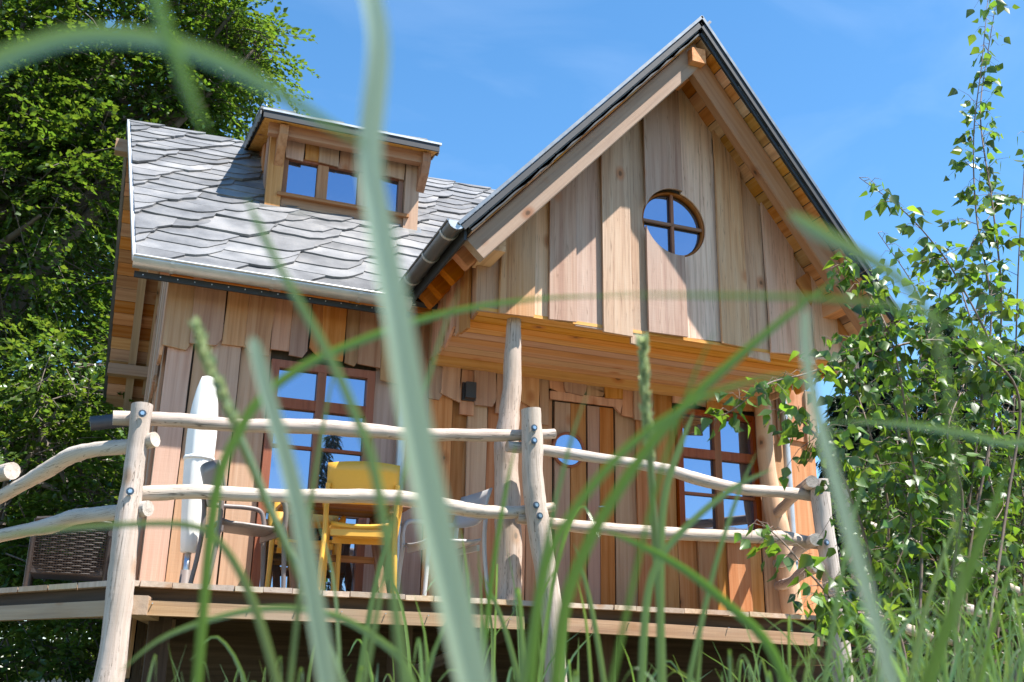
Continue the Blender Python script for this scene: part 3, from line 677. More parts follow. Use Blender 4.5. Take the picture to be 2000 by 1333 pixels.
beam('corner_post', (dx0+0.075, DY-0.02, 4.50), (dx0+0.075, DY-0.02, dzt), 0.15, 0.10, 'fresh_shade_wood', dm, (0, 1, 0), jit=0.004)  # shaded look of the dormer front carried by this browner wood colour
beam('corner_post', (dx1-0.075, DY-0.02, 4.50), (dx1-0.075, DY-0.02, dzt), 0.15, 0.10, 'fresh_shade_wood', dm, (0, 1, 0), jit=0.004)
beam('apron_board', (dx0+0.155, DY-0.03, 4.615), (dx1-0.155, DY-0.03, 4.615), 0.03, 0.13, 'fresh_shade_wood', dm, (0, 0, 1))
beam('sill', (dx0+0.11, DY-0.05, 4.695), (dx1-0.10, DY-0.05, 4.695), 0.11, 0.035, 'fresh_shade_wood', dm)
wx = [dx0+0.155, 1.62, 2.05, dx1-0.155]
MB().box((wx[0], DY-0.012, 4.715), (wx[0]+0.05, DY+0.05, 5.16)).build('frame', 'frame_wood', dm)
MB().box((wx[3]-0.05, DY-0.012, 4.715), (wx[3], DY+0.05, 5.16)).build('frame', 'frame_wood', dm)
MB().box((wx[0]+0.05, DY-0.01, 5.13), (wx[3]-0.05, DY+0.05, 5.16)).build('frame', 'frame_wood', dm)
for c in (wx[1], wx[2]): MB().box((c-0.055, DY-0.014, 4.715), (c+0.055, DY+0.05, 5.13)).build('mullion', 'fresh_shade_wood', dm, Matrix.Translation((c, DY, 4.7)))
for a, b in ((wx[0]+0.05, wx[1]-0.055), (wx[1]+0.055, wx[2]-0.055), (wx[2]+0.055, wx[3]-0.05)):
    MB().prism([(a, DY+0.03, 4.70), (b, DY+0.03, 4.70), (b, DY+0.03, 5.13), (a, DY+0.03, 5.13)], (0, 0.004, 0)).build('pane', 'window_glass', dm)
board_run(dm, list(np.linspace(dx0+0.155, dx1-0.155, 8)), 5.14, 5.42, DY-0.005, 0.022, 'fresh_shade_wood', bot=None, rag=0.02, depth2=0.022)
beam('header_beam', (dx0-0.05, 9.66, 5.335), (dx1+0.02, 9.66, 5.325), 0.09, 0.13, 'fresh_shade_wood', dm, jit=0.004)
for xx in (dx0+0.05, dx1-0.03):
    MB().prism([(xx, DY-0.07, 5.36), (xx, 9.56, 5.36), (xx, 9.56, 5.26), (xx, 9.62, 5.15), (xx, 9.72, 5.06), (xx, DY-0.07, 5.0)], (0.085, 0, 0)).build('knee_brace', 'fresh_shade_wood', dm, Matrix.Translation((xx, 9.7, 5.1)))
def dr3(u, v, h): return Vector((u, 9.5+v, droof(9.5+v)-0.02+h))
DL = 1.65
drf = slab(dr3, [(0.95, 0), (2.74, 0), (2.74, DL), (0.95, DL)], -0.06, -0.03, 'roof', 'soffit_wood', dm)
slab(dr3, [(0.93, -0.01), (2.75, -0.01), (2.75, DL), (0.93, DL)], -0.028, 0.0, 'underlay', 'membrane', drf)
slates(drf, [(0.90, 0.02), (2.76, 0.02), (2.76, DL), (0.90, DL)], lambda u, v, h: dr3(u, v, h+0.002), 0.45, 0.4, 0.22, 0.2, DL, single=False)
beam('edge_flashing', (0.92, 9.485, 5.445), (2.77, 9.485, 5.445), 0.03, 0.022, 'zinc', drf)
beam('edge_strip', (0.93, 9.49, 5.395), (2.75, 9.49, 5.395), 0.02, 0.075, 'membrane', drf)
for yy in (9.54,):
    pass
mb = MB()
for xx in (0.90, 2.75):
    v = 0.02
    while v < DL-0.2:
        d = random.uniform(0.16, 0.26); mb.prism([dr3(xx, v, 0.02), dr3(xx, v+d, 0.02), dr3(xx, v+d, -0.05), dr3(xx, v+d*0.4, -0.085), dr3(xx, v, -0.06)], (0.012, 0, 0)); v += d
o = mb.build('verge_slates', 'slate', drf); o['kind'] = 'stuff'
# lead apron below the dormer
MB().prism([main3(dx0-0.05, (4.5-ZE)/(SM*cm)-0.12, 0.052), main3(dx1+0.05, (4.5-ZE)/(SM*cm)-0.12, 0.052), main3(dx1+0.05, (4.5-ZE)/(SM*cm)+0.12, 0.056), main3(dx0-0.05, (4.5-ZE)/(SM*cm)+0.12, 0.056)], (0, -0.003, 0.003)).build('apron_flashing', 'zinc_dark', dm)
o = MB().box((2.925, 8.955, 2.56), (3.055, 8.985, 2.73), 0.001); lamp = o.build('wall_lamp', 'black_plastic', None, Matrix.Translation((2.99, 8.97, 2.56)))
lb = MB().prism([(2.94, 8.90, 2.575), (3.04, 8.90, 2.575), (3.04, 8.955, 2.565), (2.94, 8.955, 2.565)], (0, 0, 0.15)).build('lamp_housing', 'black_plastic', lamp)
tag(lamp, 'small black box lamp on the boards beside the porch post', 'lamp')

# ------------------------------------------------------------------ deck
deck = empty('wooden_deck', (3, 8.2, GROUND), 'raised plank deck in front of the cabin', 'deck')
x = -1.5; i = 0
while x < 6.9:
    wd = random.uniform(0.185, 0.215); a, b = x+0.003, x+wd-0.003
    ya = YD+random.uniform(-0.012, 0.012) if x >= 0.06 else 7.50+(0.10-(a+b)/2)*1.49
    if x > 5.62: ya = 8.25
    yb = 9.04 if a > 0.2 else 11.5
    if x < 0.06:
        zz = ZD-0.036; f_ = lambda q: 7.50+(0.10-q)*1.49
        MB().prism([(a, f_(a), zz), (b, f_(b), zz), (b, yb, zz), (a, yb, zz)], (0, 0, 0.036)).build('plank', 'deck_wood', deck); x += wd; continue
    beam('plank', ((a+b)/2, ya, ZD-0.018+random.uniform(-0.003, 0.003)), ((a+b)/2, yb, ZD-0.018), b-a, 0.036, 'deck_wood', deck, jit=0.002); x += wd
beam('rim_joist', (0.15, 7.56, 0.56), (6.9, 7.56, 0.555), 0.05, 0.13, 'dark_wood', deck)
beam('edge_beam', (0.18, 7.43, 0.475), (2.95, 7.43, 0.485), 0.09, 0.095, 'beam_wood', deck, jit=0.003)
beam('edge_beam', (3.25, 7.42, 0.487), (5.56, 7.42, 0.450), 0.09, 0.10, 'beam_wood', deck, jit=0.003)
beam('joist', (0.25, 7.35, 0.49), (0.55, 9.0, 0.49), 0.14, 0.12, 'beam_wood', deck)
e0, e1 = V(0.12, 7.50, 0), V(-1.45, 9.84, 0)
beam('rim_joist', e0+V(0.09, 0.03, 0.555), e1+V(0.09, 0.03, 0.555), 0.05, 0.115, 'dark_wood', deck)
beam('edge_beam', e0+V(0, 0, 0.47), e1+V(0, 0, 0.47), 0.08, 0.10, 'beam_wood', deck)
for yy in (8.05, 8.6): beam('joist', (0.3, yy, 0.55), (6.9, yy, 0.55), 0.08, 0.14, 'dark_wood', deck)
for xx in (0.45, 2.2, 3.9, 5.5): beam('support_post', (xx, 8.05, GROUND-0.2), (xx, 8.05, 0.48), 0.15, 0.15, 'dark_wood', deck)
beam('brace', (2.2, 8.1, 0.1), (3.2, 8.1, 0.48), 0.08, 0.08, 'dark_wood', deck)
for i in range(9):
    c = V(0.35+i*0.31, 7.383, 0.505); MB().tube([c, c+V(0, -0.02, 0)], 0.004, 5).build('nail', 'steel', deck)
for i in range(7):
    c = V(3.5+i*0.29, 7.372, 0.515); MB().tube([c, c+V(0, -0.02, 0)], 0.004, 5).build('nail', 'steel', deck)
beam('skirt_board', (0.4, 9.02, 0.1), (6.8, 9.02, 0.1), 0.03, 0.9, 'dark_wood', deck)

# ------------------------------------------------------------------ railings
PY = 7.34
def pp(lst, Y=PY): return [at(x, y, Y) for x, y in lst]
rail = empty('log_railing', (3, 7.34, GROUND), 'pale barked-log railing with bolted posts along the deck front', 'railing')
g = at(205, 1400, PY); 
post1 = log('post', [V(0.08, PY, GROUND-0.1)]+pp([(212, 1333), (232, 1180), (243, 1060), (258, 950), (268, 870), (278, 791)]), [0.098, 0.094, 0.086, 0.078, 0.07, 0.067, 0.068], 'log_wood', rail, seg=14)
post2 = log('post', [V(3.22, PY, GROUND-0.1)]+pp([(1086, 1333), (1077, 1200), (1060, 1080), (1048, 1000), (1040, 930), (1040, 870), (1037, 800)]), [0.085, 0.085, 0.083, 0.08, 0.088, 0.083, 0.078, 0.077], 'log_wood', rail, seg=14)
post3 = log('post', [V(5.86, PY, GROUND-0.1)]+pp([(1650, 1333), (1632, 1180), (1617, 1080), (1607, 1010), (1600, 938)]), [0.085, 0.085, 0.085, 0.08, 0.075], 'log_wood', rail, seg=14)
RY = 7.45
log('rail', pp([(220, 817), (330, 820), (460, 831), (600, 833), (700, 840), (800, 848), (900, 850), (990, 851), (1083, 848)], RY), [0.048, 0.05, 0.052, 0.055, 0.055, 0.052, 0.05, 0.045, 0.04], 'log_wood', rail)
log('rail', pp([(276, 965), (380, 961), (520, 968), (640, 969), (760, 971), (860, 985), (930, 998), (1000, 1001), (1082, 990)], RY), [0.05, 0.05, 0.05, 0.05, 0.052, 0.055, 0.052, 0.045, 0.035], 'log_wood', rail)
log('rail', pp([(990, 872), (1080, 882), (1180, 897), (1290, 915), (1370, 938), (1450, 956), (1530, 962), (1600, 970)], RY), [0.042, 0.045, 0.045, 0.048, 0.05, 0.05, 0.05, 0.045], 'log_wood', rail)
log('rail', pp([(1010, 1012), (1090, 1024), (1200, 1035), (1320, 1043), (1430, 1048), (1520, 1050), (1560, 1056), (1610, 1066)], RY), [0.042, 0.046, 0.05, 0.052, 0.052, 0.055, 0.055, 0.045], 'log_wood', rail)
for (px, py) in ((278, 808), (254, 960)): bolt(at(px, py, PY-0.085), post1)
for (px, py) in ((1043, 836), (1043, 861), (1047, 987), (1054, 1008)): bolt(at(px, py, PY-0.085), post2)
for (px, py) in ((1602, 960), (1614, 1060)): bolt(at(px, py, PY-0.085), post3)
# bent rails along the slanting deck edge
def lr(lst): return [at(px, py, Y) for px, py, Y in lst]
log('rail', lr([(303, 858, 7.30), (250, 872, 7.46), (190, 878, 7.68), (140, 890, 7.9), (90, 920, 8.15), (40, 948, 8.4), (-20, 982, 8.75), (-90, 1010, 9.3)]), [0.05, 0.05, 0.055, 0.058, 0.056, 0.052, 0.05, 0.05], 'log_wood', rail)
log('rail', lr([(290, 993, 7.30), (240, 1000, 7.46), (190, 1005, 7.68), (140, 1012, 7.9), (95, 1028, 8.1), (50, 1036, 8.35), (-10, 1050, 8.7), (-80, 1070, 9.3)]), [0.05, 0.05, 0.055, 0.055, 0.055, 0.05, 0.05, 0.05], 'log_wood', rail)
log('rail', lr([(24, 920, 8.4), (-40, 935, 8.8), (-120, 960, 9.6)]), [0.062, 0.06, 0.06], 'log_wood', rail)
# side rails going back to the wall at the far end
for z_, dz in ((1.72, 0.02), (1.24, -0.02), (1.02, 0.0)):
    log('rail', [V(5.46, 7.24, z_), V(5.72, 7.8, z_+0.02), V(5.98, 8.35, z_+dz), V(6.3, 9.0, z_+0.03)], [0.05, 0.05, 0.048, 0.05], 'log_wood', rail)
stair = empty('stair_railing', (6.6, 7.4, GROUND), 'log handrail sloping down the steps behind the birch leaves', 'railing')
log('post', [V(6.05, 7.5, GROUND)]+pp([(1700, 1333), (1688, 1180), (1672, 1070), (1655, 945)], 7.5), [0.08, 0.08, 0.075, 0.07, 0.062], 'log_wood', stair)
log('post', [V(8.1, 7.5, GROUND), V(8.08, 7.5, 0.2), V(8.1, 7.5, 1.0)], [0.08, 0.075, 0.07], 'log_wood', stair)
log('rail', pp([(1660, 1012), (1740, 1045), (1800, 1070), (1860, 1103), (1930, 1130), (2060, 1190)], 7.5), [0.045, 0.045, 0.048, 0.048, 0.046, 0.045], 'log_wood', stair)
log('rail', pp([(1680, 1110), (1760, 1148), (1830, 1180), (1930, 1200), (2060, 1262)], 7.5), [0.045, 0.048, 0.046, 0.046, 0.045], 'log_wood', stair)
log('rail', pp([(1690, 1190), (1780, 1232), (1900, 1262), (2060, 1330)], 7.5), [0.045, 0.048, 0.046, 0.045], 'log_wood', stair)
for k in range(6): beam('step', (5.9+0.27*k, 7.65, 0.50-0.19*k), (5.9+0.27*k, 8.6, 0.50-0.19*k), 0.28, 0.045, 'deck_wood', stair)

# ------------------------------------------------------------------ furniture on the deck
def copy_tree(root, loc, rz, label=None, mat=None):
    c = root.copy(); COL.objects.link(c); c.location = loc; c.rotation_euler = (0, 0, rz)
    if label: c['label'] = label
    for ch in root.children:
        k = ch.copy(); k.data = ch.data.copy() if mat else ch.data
        if mat: k.data.materials.clear(); k.data.materials.append(MATS[mat])
        COL.objects.link(k); k.parent = c
    return c
def rbar(mb, pts, a, b, n=4):
    mb.tube(catmull(pts, n), a, 8); return mb
def make_chair(mat, label):
    r = empty('plastic_armchair', (0, 0, 0), label, 'chair', 'plastic armchairs around the deck table')
    # seat: a shallow dished plate with a rim
    mb = MB(); nx, ny = 6, 6; top = []; botm = []
    for j in range(ny+1):
        for i in range(nx+1):
            u, v = i/nx*2-1, j/ny*2-1; rx = 0.235-0.02*(v < -0.5)
            z = 0.455+0.018*u*u-0.012*v+(0.014 if abs(v) > 0.9 else 0)
            top.append((u*rx, v*0.225, z)); botm.append((u*rx, v*0.225, z-0.022))
    k = len(top); W = nx+1
    fs = [(j*W+i, j*W+i+1, (j+1)*W+i+1, (j+1)*W+i) for j in range(ny) for i in range(nx)]
    fs2 = [tuple(q+k for q in f[::-1]) for f in fs]
    rim = [i for i in range(W)]+[j*W+nx for j in range(1, ny+1)]+[ny*W+i for i in range(nx-1, -1, -1)]+[j*W for j in range(ny-1, 0, -1)]
    mb.add(top+botm, fs+fs2+[(rim[i], rim[i]+k, rim[(i+1) % len(rim)]+k, rim[(i+1) % len(rim)]) for i in range(len(rim))], True)
    mb.box((-0.215, -0.215, 0.40), (0.215, -0.195, 0.445)); mb.box((-0.215, 0.195, 0.395), (0.215, 0.215, 0.44))
    mb.build('seat', mat, r)
    # curved back panel
    mb = MB(); A = []; B = []
    for j in range(5):
        for i in range(9):
            u = i/8*2-1; t = j/4; z = 0.62+0.29*t-(0.012*u*u if j == 4 else 0)+(0.02*abs(u)**3 if j == 0 else 0); y = -0.235-0.085*t+0.045*u*u
            A.append((u*0.265, y, z)); B.append((u*0.265, y-0.02, z))
    k = len(A); fs = [(j*9+i, j*9+i+1, (j+1)*9+i+1, (j+1)*9+i) for j in range(4) for i in range(8)]
    rim = list(range(9))+[j*9+8 for j in range(1, 5)]+[36+i for i in range(7, -1, -1)]+[j*9 for j in range(3, 0, -1)]
    mb.add(A+B, fs+[tuple(q+k for q in f[::-1]) for f in fs]+[(rim[i], rim[i]+k, rim[(i+1) % len(rim)]+k, rim[(i+1) % len(rim)]) for i in range(len(rim))], True)
    mb.build('backrest', mat, r)
    for sx in (-1, 1):
        def bar(P, r0, r1):
            P = catmull(P, 5); n = len(P); return MB().tube(P, [r0+(r1-r0)*i/(n-1) for i in range(n)], 8)
        bar([(sx*0.27, -0.285, 0), (sx*0.262, -0.25, 0.25), (sx*0.255, -0.235, 0.46), (sx*0.255, -0.24, 0.64), (sx*0.252, -0.265, 0.76)], 0.017, 0.019).build('leg', mat, r)
        bar([(sx*0.265, 0.265, 0), (sx*0.262, 0.25, 0.25), (sx*0.26, 0.235, 0.44)], 0.016, 0.021).build('leg', mat, r)
        bar([(sx*0.26, 0.235, 0.44), (sx*0.275, 0.232, 0.56), (sx*0.285, 0.20, 0.645), (sx*0.285, 0.10, 0.665), (sx*0.28, -0.08, 0.66), (sx*0.262, -0.23, 0.655)], 0.02, 0.019).build('armrest', mat, r)
    return r
yc = make_chair('yellow_plastic', 'mustard yellow plastic armchair with its back to the railing')
yc.location = (1.80, 7.86, ZD); yc.rotation_euler = (0, 0, math.radians(-14)); yc.scale = (1.0, 1.0, 1.04)
copy_tree(yc, (1.52, 9.0-0.38, ZD), math.radians(172), 'yellow plastic armchair half hidden beyond the table, near the glazed door').scale = (1, 1, 1)
copy_tree(yc, (0.95, 8.02, ZD), math.radians(-82), 'dark taupe plastic armchair beside the white parasol', 'taupe_plastic').scale = (1, 1, 1)
copy_tree(yc, (2.52, 8.08, ZD), math.radians(98), 'light grey plastic armchair nearest the porch post', 'grey_plastic').scale = (1, 1, 1)
tb = empty('deck_table', (1.75, 8.40, ZD), 'dark wooden trestle table between the plastic armchairs', 'table')
for i in range(6): beam('top_slat', (1.28, 8.10+i*0.116, ZD+0.735), (2.24, 8.10+i*0.116, ZD+0.735), 0.11, 0.028, 'table_wood', tb)
for xx in (1.42, 2.10):
    beam('crossbar', (xx, 8.06, ZD+0.695), (xx, 8.72, ZD+0.695), 0.07, 0.05, 'table_wood', tb)
    beam('leg', (xx-0.03, 8.12, ZD), (xx-0.03, 8.62, ZD+0.67), 0.06, 0.045, 'table_wood', tb)
    beam('leg', (xx+0.035, 8.66, ZD), (xx+0.035, 8.16, ZD+0.67), 0.06, 0.045, 'table_wood', tb)
beam('stretcher', (1.45, 8.39, ZD+0.33), (2.10, 8.39, ZD+0.33), 0.05, 0.05, 'table_wood', tb)

def lathe(prof, c, seg=20, flute=0.0, nf=8):
    mb = MB(); vs = []; c = Vector(c)
    for r, z in prof:
        for k in range(seg):
            a = 2*math.pi*k/seg; rr = r*(1+flute*math.cos(a*nf)); vs.append((c.x+rr*math.cos(a), c.y+rr*math.sin(a), c.z+z))
    n = len(prof); fs = [(i*seg+k, i*seg+(k+1) % seg, (i+1)*seg+(k+1) % seg, (i+1)*seg+k) for i in range(n-1) for k in range(seg)]
    fs += [tuple(range(seg))[::-1], tuple(range((n-1)*seg, n*seg))]; return mb.add(vs, fs, True)
ub = V(0.612, 8.42, ZD); um = empty('parasol', ub, 'closed white parasol in its cover standing beside the taupe armchair', 'parasol')
lathe([(0.050, 0.31), (0.058, 0.315), (0.066, 0.40), (0.083, 0.60), (0.100, 0.84), (0.110, 1.06), (0.112, 1.22), (0.108, 1.36), (0.096, 1.48), (0.078, 1.59), (0.060, 1.66), (0.048, 1.69), (0.02, 1.70)], ub, 28, 0.035, 9).build('cover', 'parasol_cloth', um, Matrix.Translation(ub))
lathe([(0.024, 0.02), (0.024, 0.34)], ub, 12).build('pole', 'steel', um)
lathe([(0.24, 0.0), (0.24, 0.035), (0.20, 0.055), (0.045, 0.06), (0.04, 0.18)], ub, 24).build('base', 'taupe_plastic', um)
lathe([(0.1155, 1.02), (0.116, 1.045)], ub, 28, 0.035, 9).build('tie_strap', 'parasol_cloth', um)

# wicker lounge chair on the left arm of the deck
wk = empty('wicker_chair', (-0.22, 9.25, ZD), 'dark brown woven lounge chair low behind the bent log rails', 'chair')
mb = MB(); W0 = 0.27
def wp(u, t): return V(-0.23+u*W0, 9.02-0.10*t+0.03*u*u, ZD+0.16+0.40*t)
for i in range(27):                                                     # weave: vertical canes
    u = -1+2*i/26; mb.tube([wp(u, t/4) for t in range(5)], 0.0045, 5)
for j in range(22):
    t = 0.02+0.96*j/21; mb.tube([wp(-1+2*i/8, t)+V(0, 0.005*(1 if (i+j) % 2 else -1), 0) for i in range(9)], 0.0062, 5)
o = mb.build('backrest', 'wicker', wk)
MB().tube(catmull([wp(-1, 0), wp(-1, 0.9), wp(-0.9, 1.0), wp(0, 1.03), wp(0.9, 1.0), wp(1, 0.9), wp(1, 0)], 5), 0.018, 8).build('back_frame', 'wicker', wk)
MB().box((-0.49, 9.03, ZD+0.16), (0.03, 9.58, ZD+0.30)).build('seat', 'wicker', wk)
for sx, xx in ((-1, -0.51), (1, 0.05)):
    MB().tube(catmull([(xx, 8.93, ZD+0.48), (xx, 9.2, ZD+0.47), (xx, 9.5, ZD+0.44), (xx, 9.56, ZD+0.36)], 4), 0.024, 8).build('armrest', 'wicker', wk)
    MB().tube([(xx, 9.0, ZD), (xx, 8.95, ZD+0.48)], 0.017, 8).build('leg', 'wicker', wk)
    MB().tube([(xx, 9.57, ZD), (xx, 9.56, ZD+0.38)], 0.017, 8).build('leg', 'wicker', wk)
# ribbed flue pipe end at the left corner of the wall
a, b = at(176, 828, 9.2), at(250, 820, 9.2); mb = MB(); n = 26
mb.tube([a.lerp(b, i/n) for i in range(n+1)], [0.058+0.006*(i % 2) for i in range(n+1)], 14)
hp = mb.build('ribbed_pipe', 'hose_plastic'); tag(hp, 'dark ribbed pipe jutting out beside the corner railing post', 'pipe')
MB().tube([b, b+V(0.12, 0.02, 0)], 0.045, 12).build('collar', 'zinc_dark', hp)

# ------------------------------------------------------------------ leaves and trees
def leaves_mesh(name, C, D, Nn, L, W, mat, parent=None, fold=0.18, kind=None):
    C, D, Nn = map(np.asarray, (C, D, Nn)); D = D/np.linalg.norm(D, axis=1, keepdims=True)
    Sd = np.cross(D, Nn); Sd /= np.maximum(np.linalg.norm(Sd, axis=1, keepdims=True), 1e-6); Nn = np.cross(Sd, D)
    L = np.broadcast_to(L, len(C))[:, None]; W = np.broadcast_to(W, len(C))[:, None]
    v = np.stack([C, C+D*L*0.45+Sd*W*0.5+Nn*W*fold, C+D*L, C+D*L*0.45-Sd*W*0.5+Nn*W*fold], 1).reshape(-1, 3)
    n = len(C); me = bpy.data.meshes.new(name); me.vertices.add(4*n); me.vertices.foreach_set('co', v.astype(np.float32).ravel())
    me.loops.add(6*n); me.polygons.add(2*n)
    idx = (np.arange(n)[:, None]*4+np.array([0, 1, 2, 0, 2, 3])).ravel(); me.loops.foreach_set('vertex_index', idx.astype(np.int32))
    me.polygons.foreach_set('loop_start', (np.arange(2*n)*3).astype(np.int32)); me.update(calc_edges=True); me.validate()
    me.materials.append(MATS[mat]); o = link(bpy.data.objects.new(name, me), parent)
    if kind: o['kind'] = kind
    return o
def unit(n):
    a = rng.normal(size=(n, 3)); return a/np.linalg.norm(a, axis=1, keepdims=True)
def sprays(ells, per_m2, nleaf, L, slen, shell=0.5, droop=0.35):
    """planar leafy sprays through the volume of a set of ellipsoids: leaf base, direction, normal"""
    C, D, Nn, tw = [], [], [], []
    for c, r in ells:
        c = np.array(c); r = np.array(r); n = int(per_m2*4*math.pi*((r[0]*r[1])**1.6+(r[0]*r[2])**1.6+(r[1]*r[2])**1.6)**(1/1.6)/3**(1/1.6))
        u = unit(n); f = rng.uniform(shell, 1.0, n)**0.7; p = c+u*f[:, None]*r
        for i in range(n):
            d = u[i]*np.array([1, 1, 0.35])+rng.normal(size=3)*0.35; d[2] -= 0.1; d /= np.linalg.norm(d)
            up = np.array([0, 0, 1.0])+rng.normal(size=3)*0.30; ln = slen*rng.uniform(0.6, 1.25)
            side = np.cross(d, up); side /= np.linalg.norm(side)
            t = (np.arange(nleaf)+rng.uniform(0, 1, nleaf))/nleaf
            base = p[i]+d*(t*ln)[:, None]; base[:, 2] -= droop*ln*t*t; sg = np.where(np.arange(nleaf) % 2, 1, -1)
            wid = 0.16*ln*(1-t*0.6)*rng.uniform(0.2, 1.2, nleaf)
            base = base+side*(sg*wid)[:, None]
            dd = d+side*(sg*0.9)[:, None]+rng.normal(size=(nleaf, 3))*0.25; dd[:, 2] -= 0.25
            C.append(base); D.append(dd); Nn.append(np.tile(up, (nleaf, 1))+rng.normal(size=(nleaf, 3))*0.38)
            if i % 3 == 0: tw.append((p[i]-d*ln*0.9+np.array([0, 0, 0.1]), p[i]+d*ln*0.3, p[i]+d*ln*0.9-np.array([0, 0, droop*ln*0.8])))
    return np.concatenate(C), np.concatenate(D), np.concatenate(Nn), tw
def tree(name, label, base, ells, trunk_r, per, nleaf, L, slen, mat, bark='bark', group=None, limbs=10, shell=0.5):
    root = empty(name, base, label, 'tree', group); base = Vector(base); top = max(Vector(c).z for c, r in ells)
    cx = Vector(ells[0][0]); tp = Vector((cx.x, cx.y, top))
    MB().tube(catmull([base-V(0, 0, 0.2), base.lerp(tp, 0.3)+V(0.15, 0, 0), base.lerp(tp, 0.65)+V(-0.1, 0.1, 0), tp], 5), [trunk_r*(1-0.75*i/15) for i in range(16)], 12).build('trunk', bark, root)
    for i in range(limbs):
        c, r = ells[i % len(ells)]; t = random.uniform(0.25, 0.9); a = base.lerp(tp, t); e = Vector(c)+Vector([random.uniform(-0.75, 0.75)*q for q in r])
        m = a.lerp(e, 0.5)+V(random.uniform(-0.2, 0.2), random.uniform(-0.2, 0.2), 0.35)
        P = catmull([a, m, e], 6); MB().tube(P, [trunk_r*0.38*(1-0.85*k/(len(P)-1)) for k in range(len(P))], 7).build('limb', bark, root)
    C, D, Nn, tw = sprays(ells, per, nleaf, L, slen, shell)
    n = len(C); print(name, 'leaves', n)
    leaves_mesh('crown', C, D, Nn, L*rng.uniform(0.65, 1.25, n), L*0.72*rng.uniform(0.75, 1.2, n), mat, root, kind='stuff')
    mb = MB()
    for k, (p0, p1, p2) in enumerate(tw): mb.tube([p0, p1, p2], [0.011, 0.007, 0.003], 4, False)
    o = mb.build('twigs', bark, root); o['kind'] = 'stuff'
    return root
def E_(px, py, Y, rx, ry, rz): return (tuple(at(px, py, Y)), (rx, ry, rz))
tree('beech_tree', 'tall dense broadleaf tree towering behind the dormer side of the roof', (-3.4, 17.2, GROUND),
     [E_(120, 120, 17, 3.0, 2.2, 2.6), E_(290, 20, 16.5, 1.5, 1.6, 1.5), E_(420, 60, 16, 0.75, 1.0, 0.7), E_(500, 110, 15.8, 0.42, 0.6, 0.3), E_(310, 190, 16.3, 0.85, 1.0, 0.6),
      E_(60, 420, 16.5, 2.0, 1.8, 2.0), E_(190, 330, 16.0, 0.8, 1.0, 0.9), E_(40, 700, 16.5, 1.9, 1.6, 2.0), E_(-160, 250, 17.5, 2.6, 2.2, 3.4), E_(60, 960, 16.5, 1.9, 1.6, 1.8), E_(390, 200, 16, 0.35, 0.5, 0.3)],
     0.42, 13, 26, 0.105, 0.8, 'tree_leaf', limbs=22)
tree('maple_tree', 'younger bright green tree standing below the beech by the cabin corner', (-1.9, 14.6, GROUND),
     [E_(120, 790, 14.5, 0.75, 0.8, 0.85), E_(60, 980, 14.5, 1.2, 1.0, 1.2), E_(170, 1060, 14.3, 0.75, 0.8, 0.9), E_(60, 1200, 14.0, 1.4, 1.0, 1.0), E_(190, 1290, 13.6, 0.9, 0.8, 0.7)],
     0.12, 15, 24, 0.10, 0.55, 'pale_leaf', limbs=8)
tree('far_tree', 'dark shaded tree seen through gaps low behind the beech', (-5, 25, GROUND),
     [E_(20, 700, 25, 4.2, 2.5, 5.0), E_(90, 1100, 24, 4.0, 2.0, 3.0), E_(-150, 300, 26, 4.5, 2.5, 5.0), E_(120, 1330, 21, 2.6, 1.5, 2.0)], 0.4, 7, 20, 0.19, 1.2, 'far_leaf', limbs=8)
tree('hazel_bush', 'leafy dark bush behind the steps and birch leaves', (9.6, 14.5, GROUND),
     [E_(1750, 1150, 13.5, 1.5, 1.1, 1.4), E_(1900, 1130, 13.5, 1.7, 1.1, 1.5), E_(1850, 960, 13.5, 1.1, 0.9, 0.9), E_(2000, 980, 13.5, 1.2, 0.9, 1.1)], 0.08, 11, 20, 0.11, 0.6, 'far_leaf', group=None, limbs=6)

def spruce(label, base, h, rad, seedn, group='spruces', dense=1.0):
    root = empty('spruce_tree', base, label, 'tree', group); base = Vector(base)
    MB().tube([base-V(0, 0, 0.2), base+V(0, 0, h*0.5), base+V(0, 0, h)], [0.02*h, 0.012*h, 0.01], 9).build('trunk', 'spruce_bark', root)
    C, D, Nn = [], [], []; mb = MB(); z = h*0.06
    while z < h*0.985:
        t = z/h; R0 = rad*(1-t)**0.85+0.08; nb = int(9*dense)
        a0 = rng.uniform(0, 6.28)
        for k in range(nb):
            a = a0+k*6.283/nb+rng.uniform(-0.2, 0.2); r = R0*rng.uniform(0.75, 1.15); d = np.array([math.cos(a), math.sin(a), 0])
            P = [np.array(base)+np.array([0, 0, z])+d*r*q+np.array([0, 0, -0.42*r*q*q+0.12*r*q**4]) for q in (0.05, 0.35, 0.7, 1.0)]
            mb.tube([tuple(p) for p in P], [0.018, 0.013, 0.008, 0.003], 4, False)
            m = int(30*r*dense)+5; q = rng.uniform(0.12, 1.0, m); bp = np.array(base)+np.array([0, 0, z])+d*(r*q)[:, None]; bp[:, 2] += -0.42*r*q*q+0.12*r*q**4
            side = np.array([-d[1], d[0], 0]); sg = rng.choice([-1, 1], m)
            C.append(bp+rng.normal(size=(m, 3))*0.03); D.append(d*0.5+side*(sg*rng.uniform(0.2, 1.0, m))[:, None]+np.array([0, 0, -0.75])+rng.normal(size=(m, 3))*0.2); Nn.append(unit(m)+np.array([0, 0, 0.5]))
        z += 0.16+0.14*(1-t)
    C, D, Nn = map(np.concatenate, (C, D, Nn)); n = len(C); print('spruce', n)
    leaves_mesh('needles', C, D, Nn, rng.uniform(0.16, 0.36, n), rng.uniform(0.035, 0.07, n), 'needle', root, kind='stuff')
    o = mb.build('branches', 'spruce_bark', root); o['kind'] = 'stuff'
def spruce_at(label, px, py, Y, rad, **k):
    t = at(px, py, Y); spruce(label, (t.x, t.y, GROUND), t.z-GROUND, rad, 0, **k)
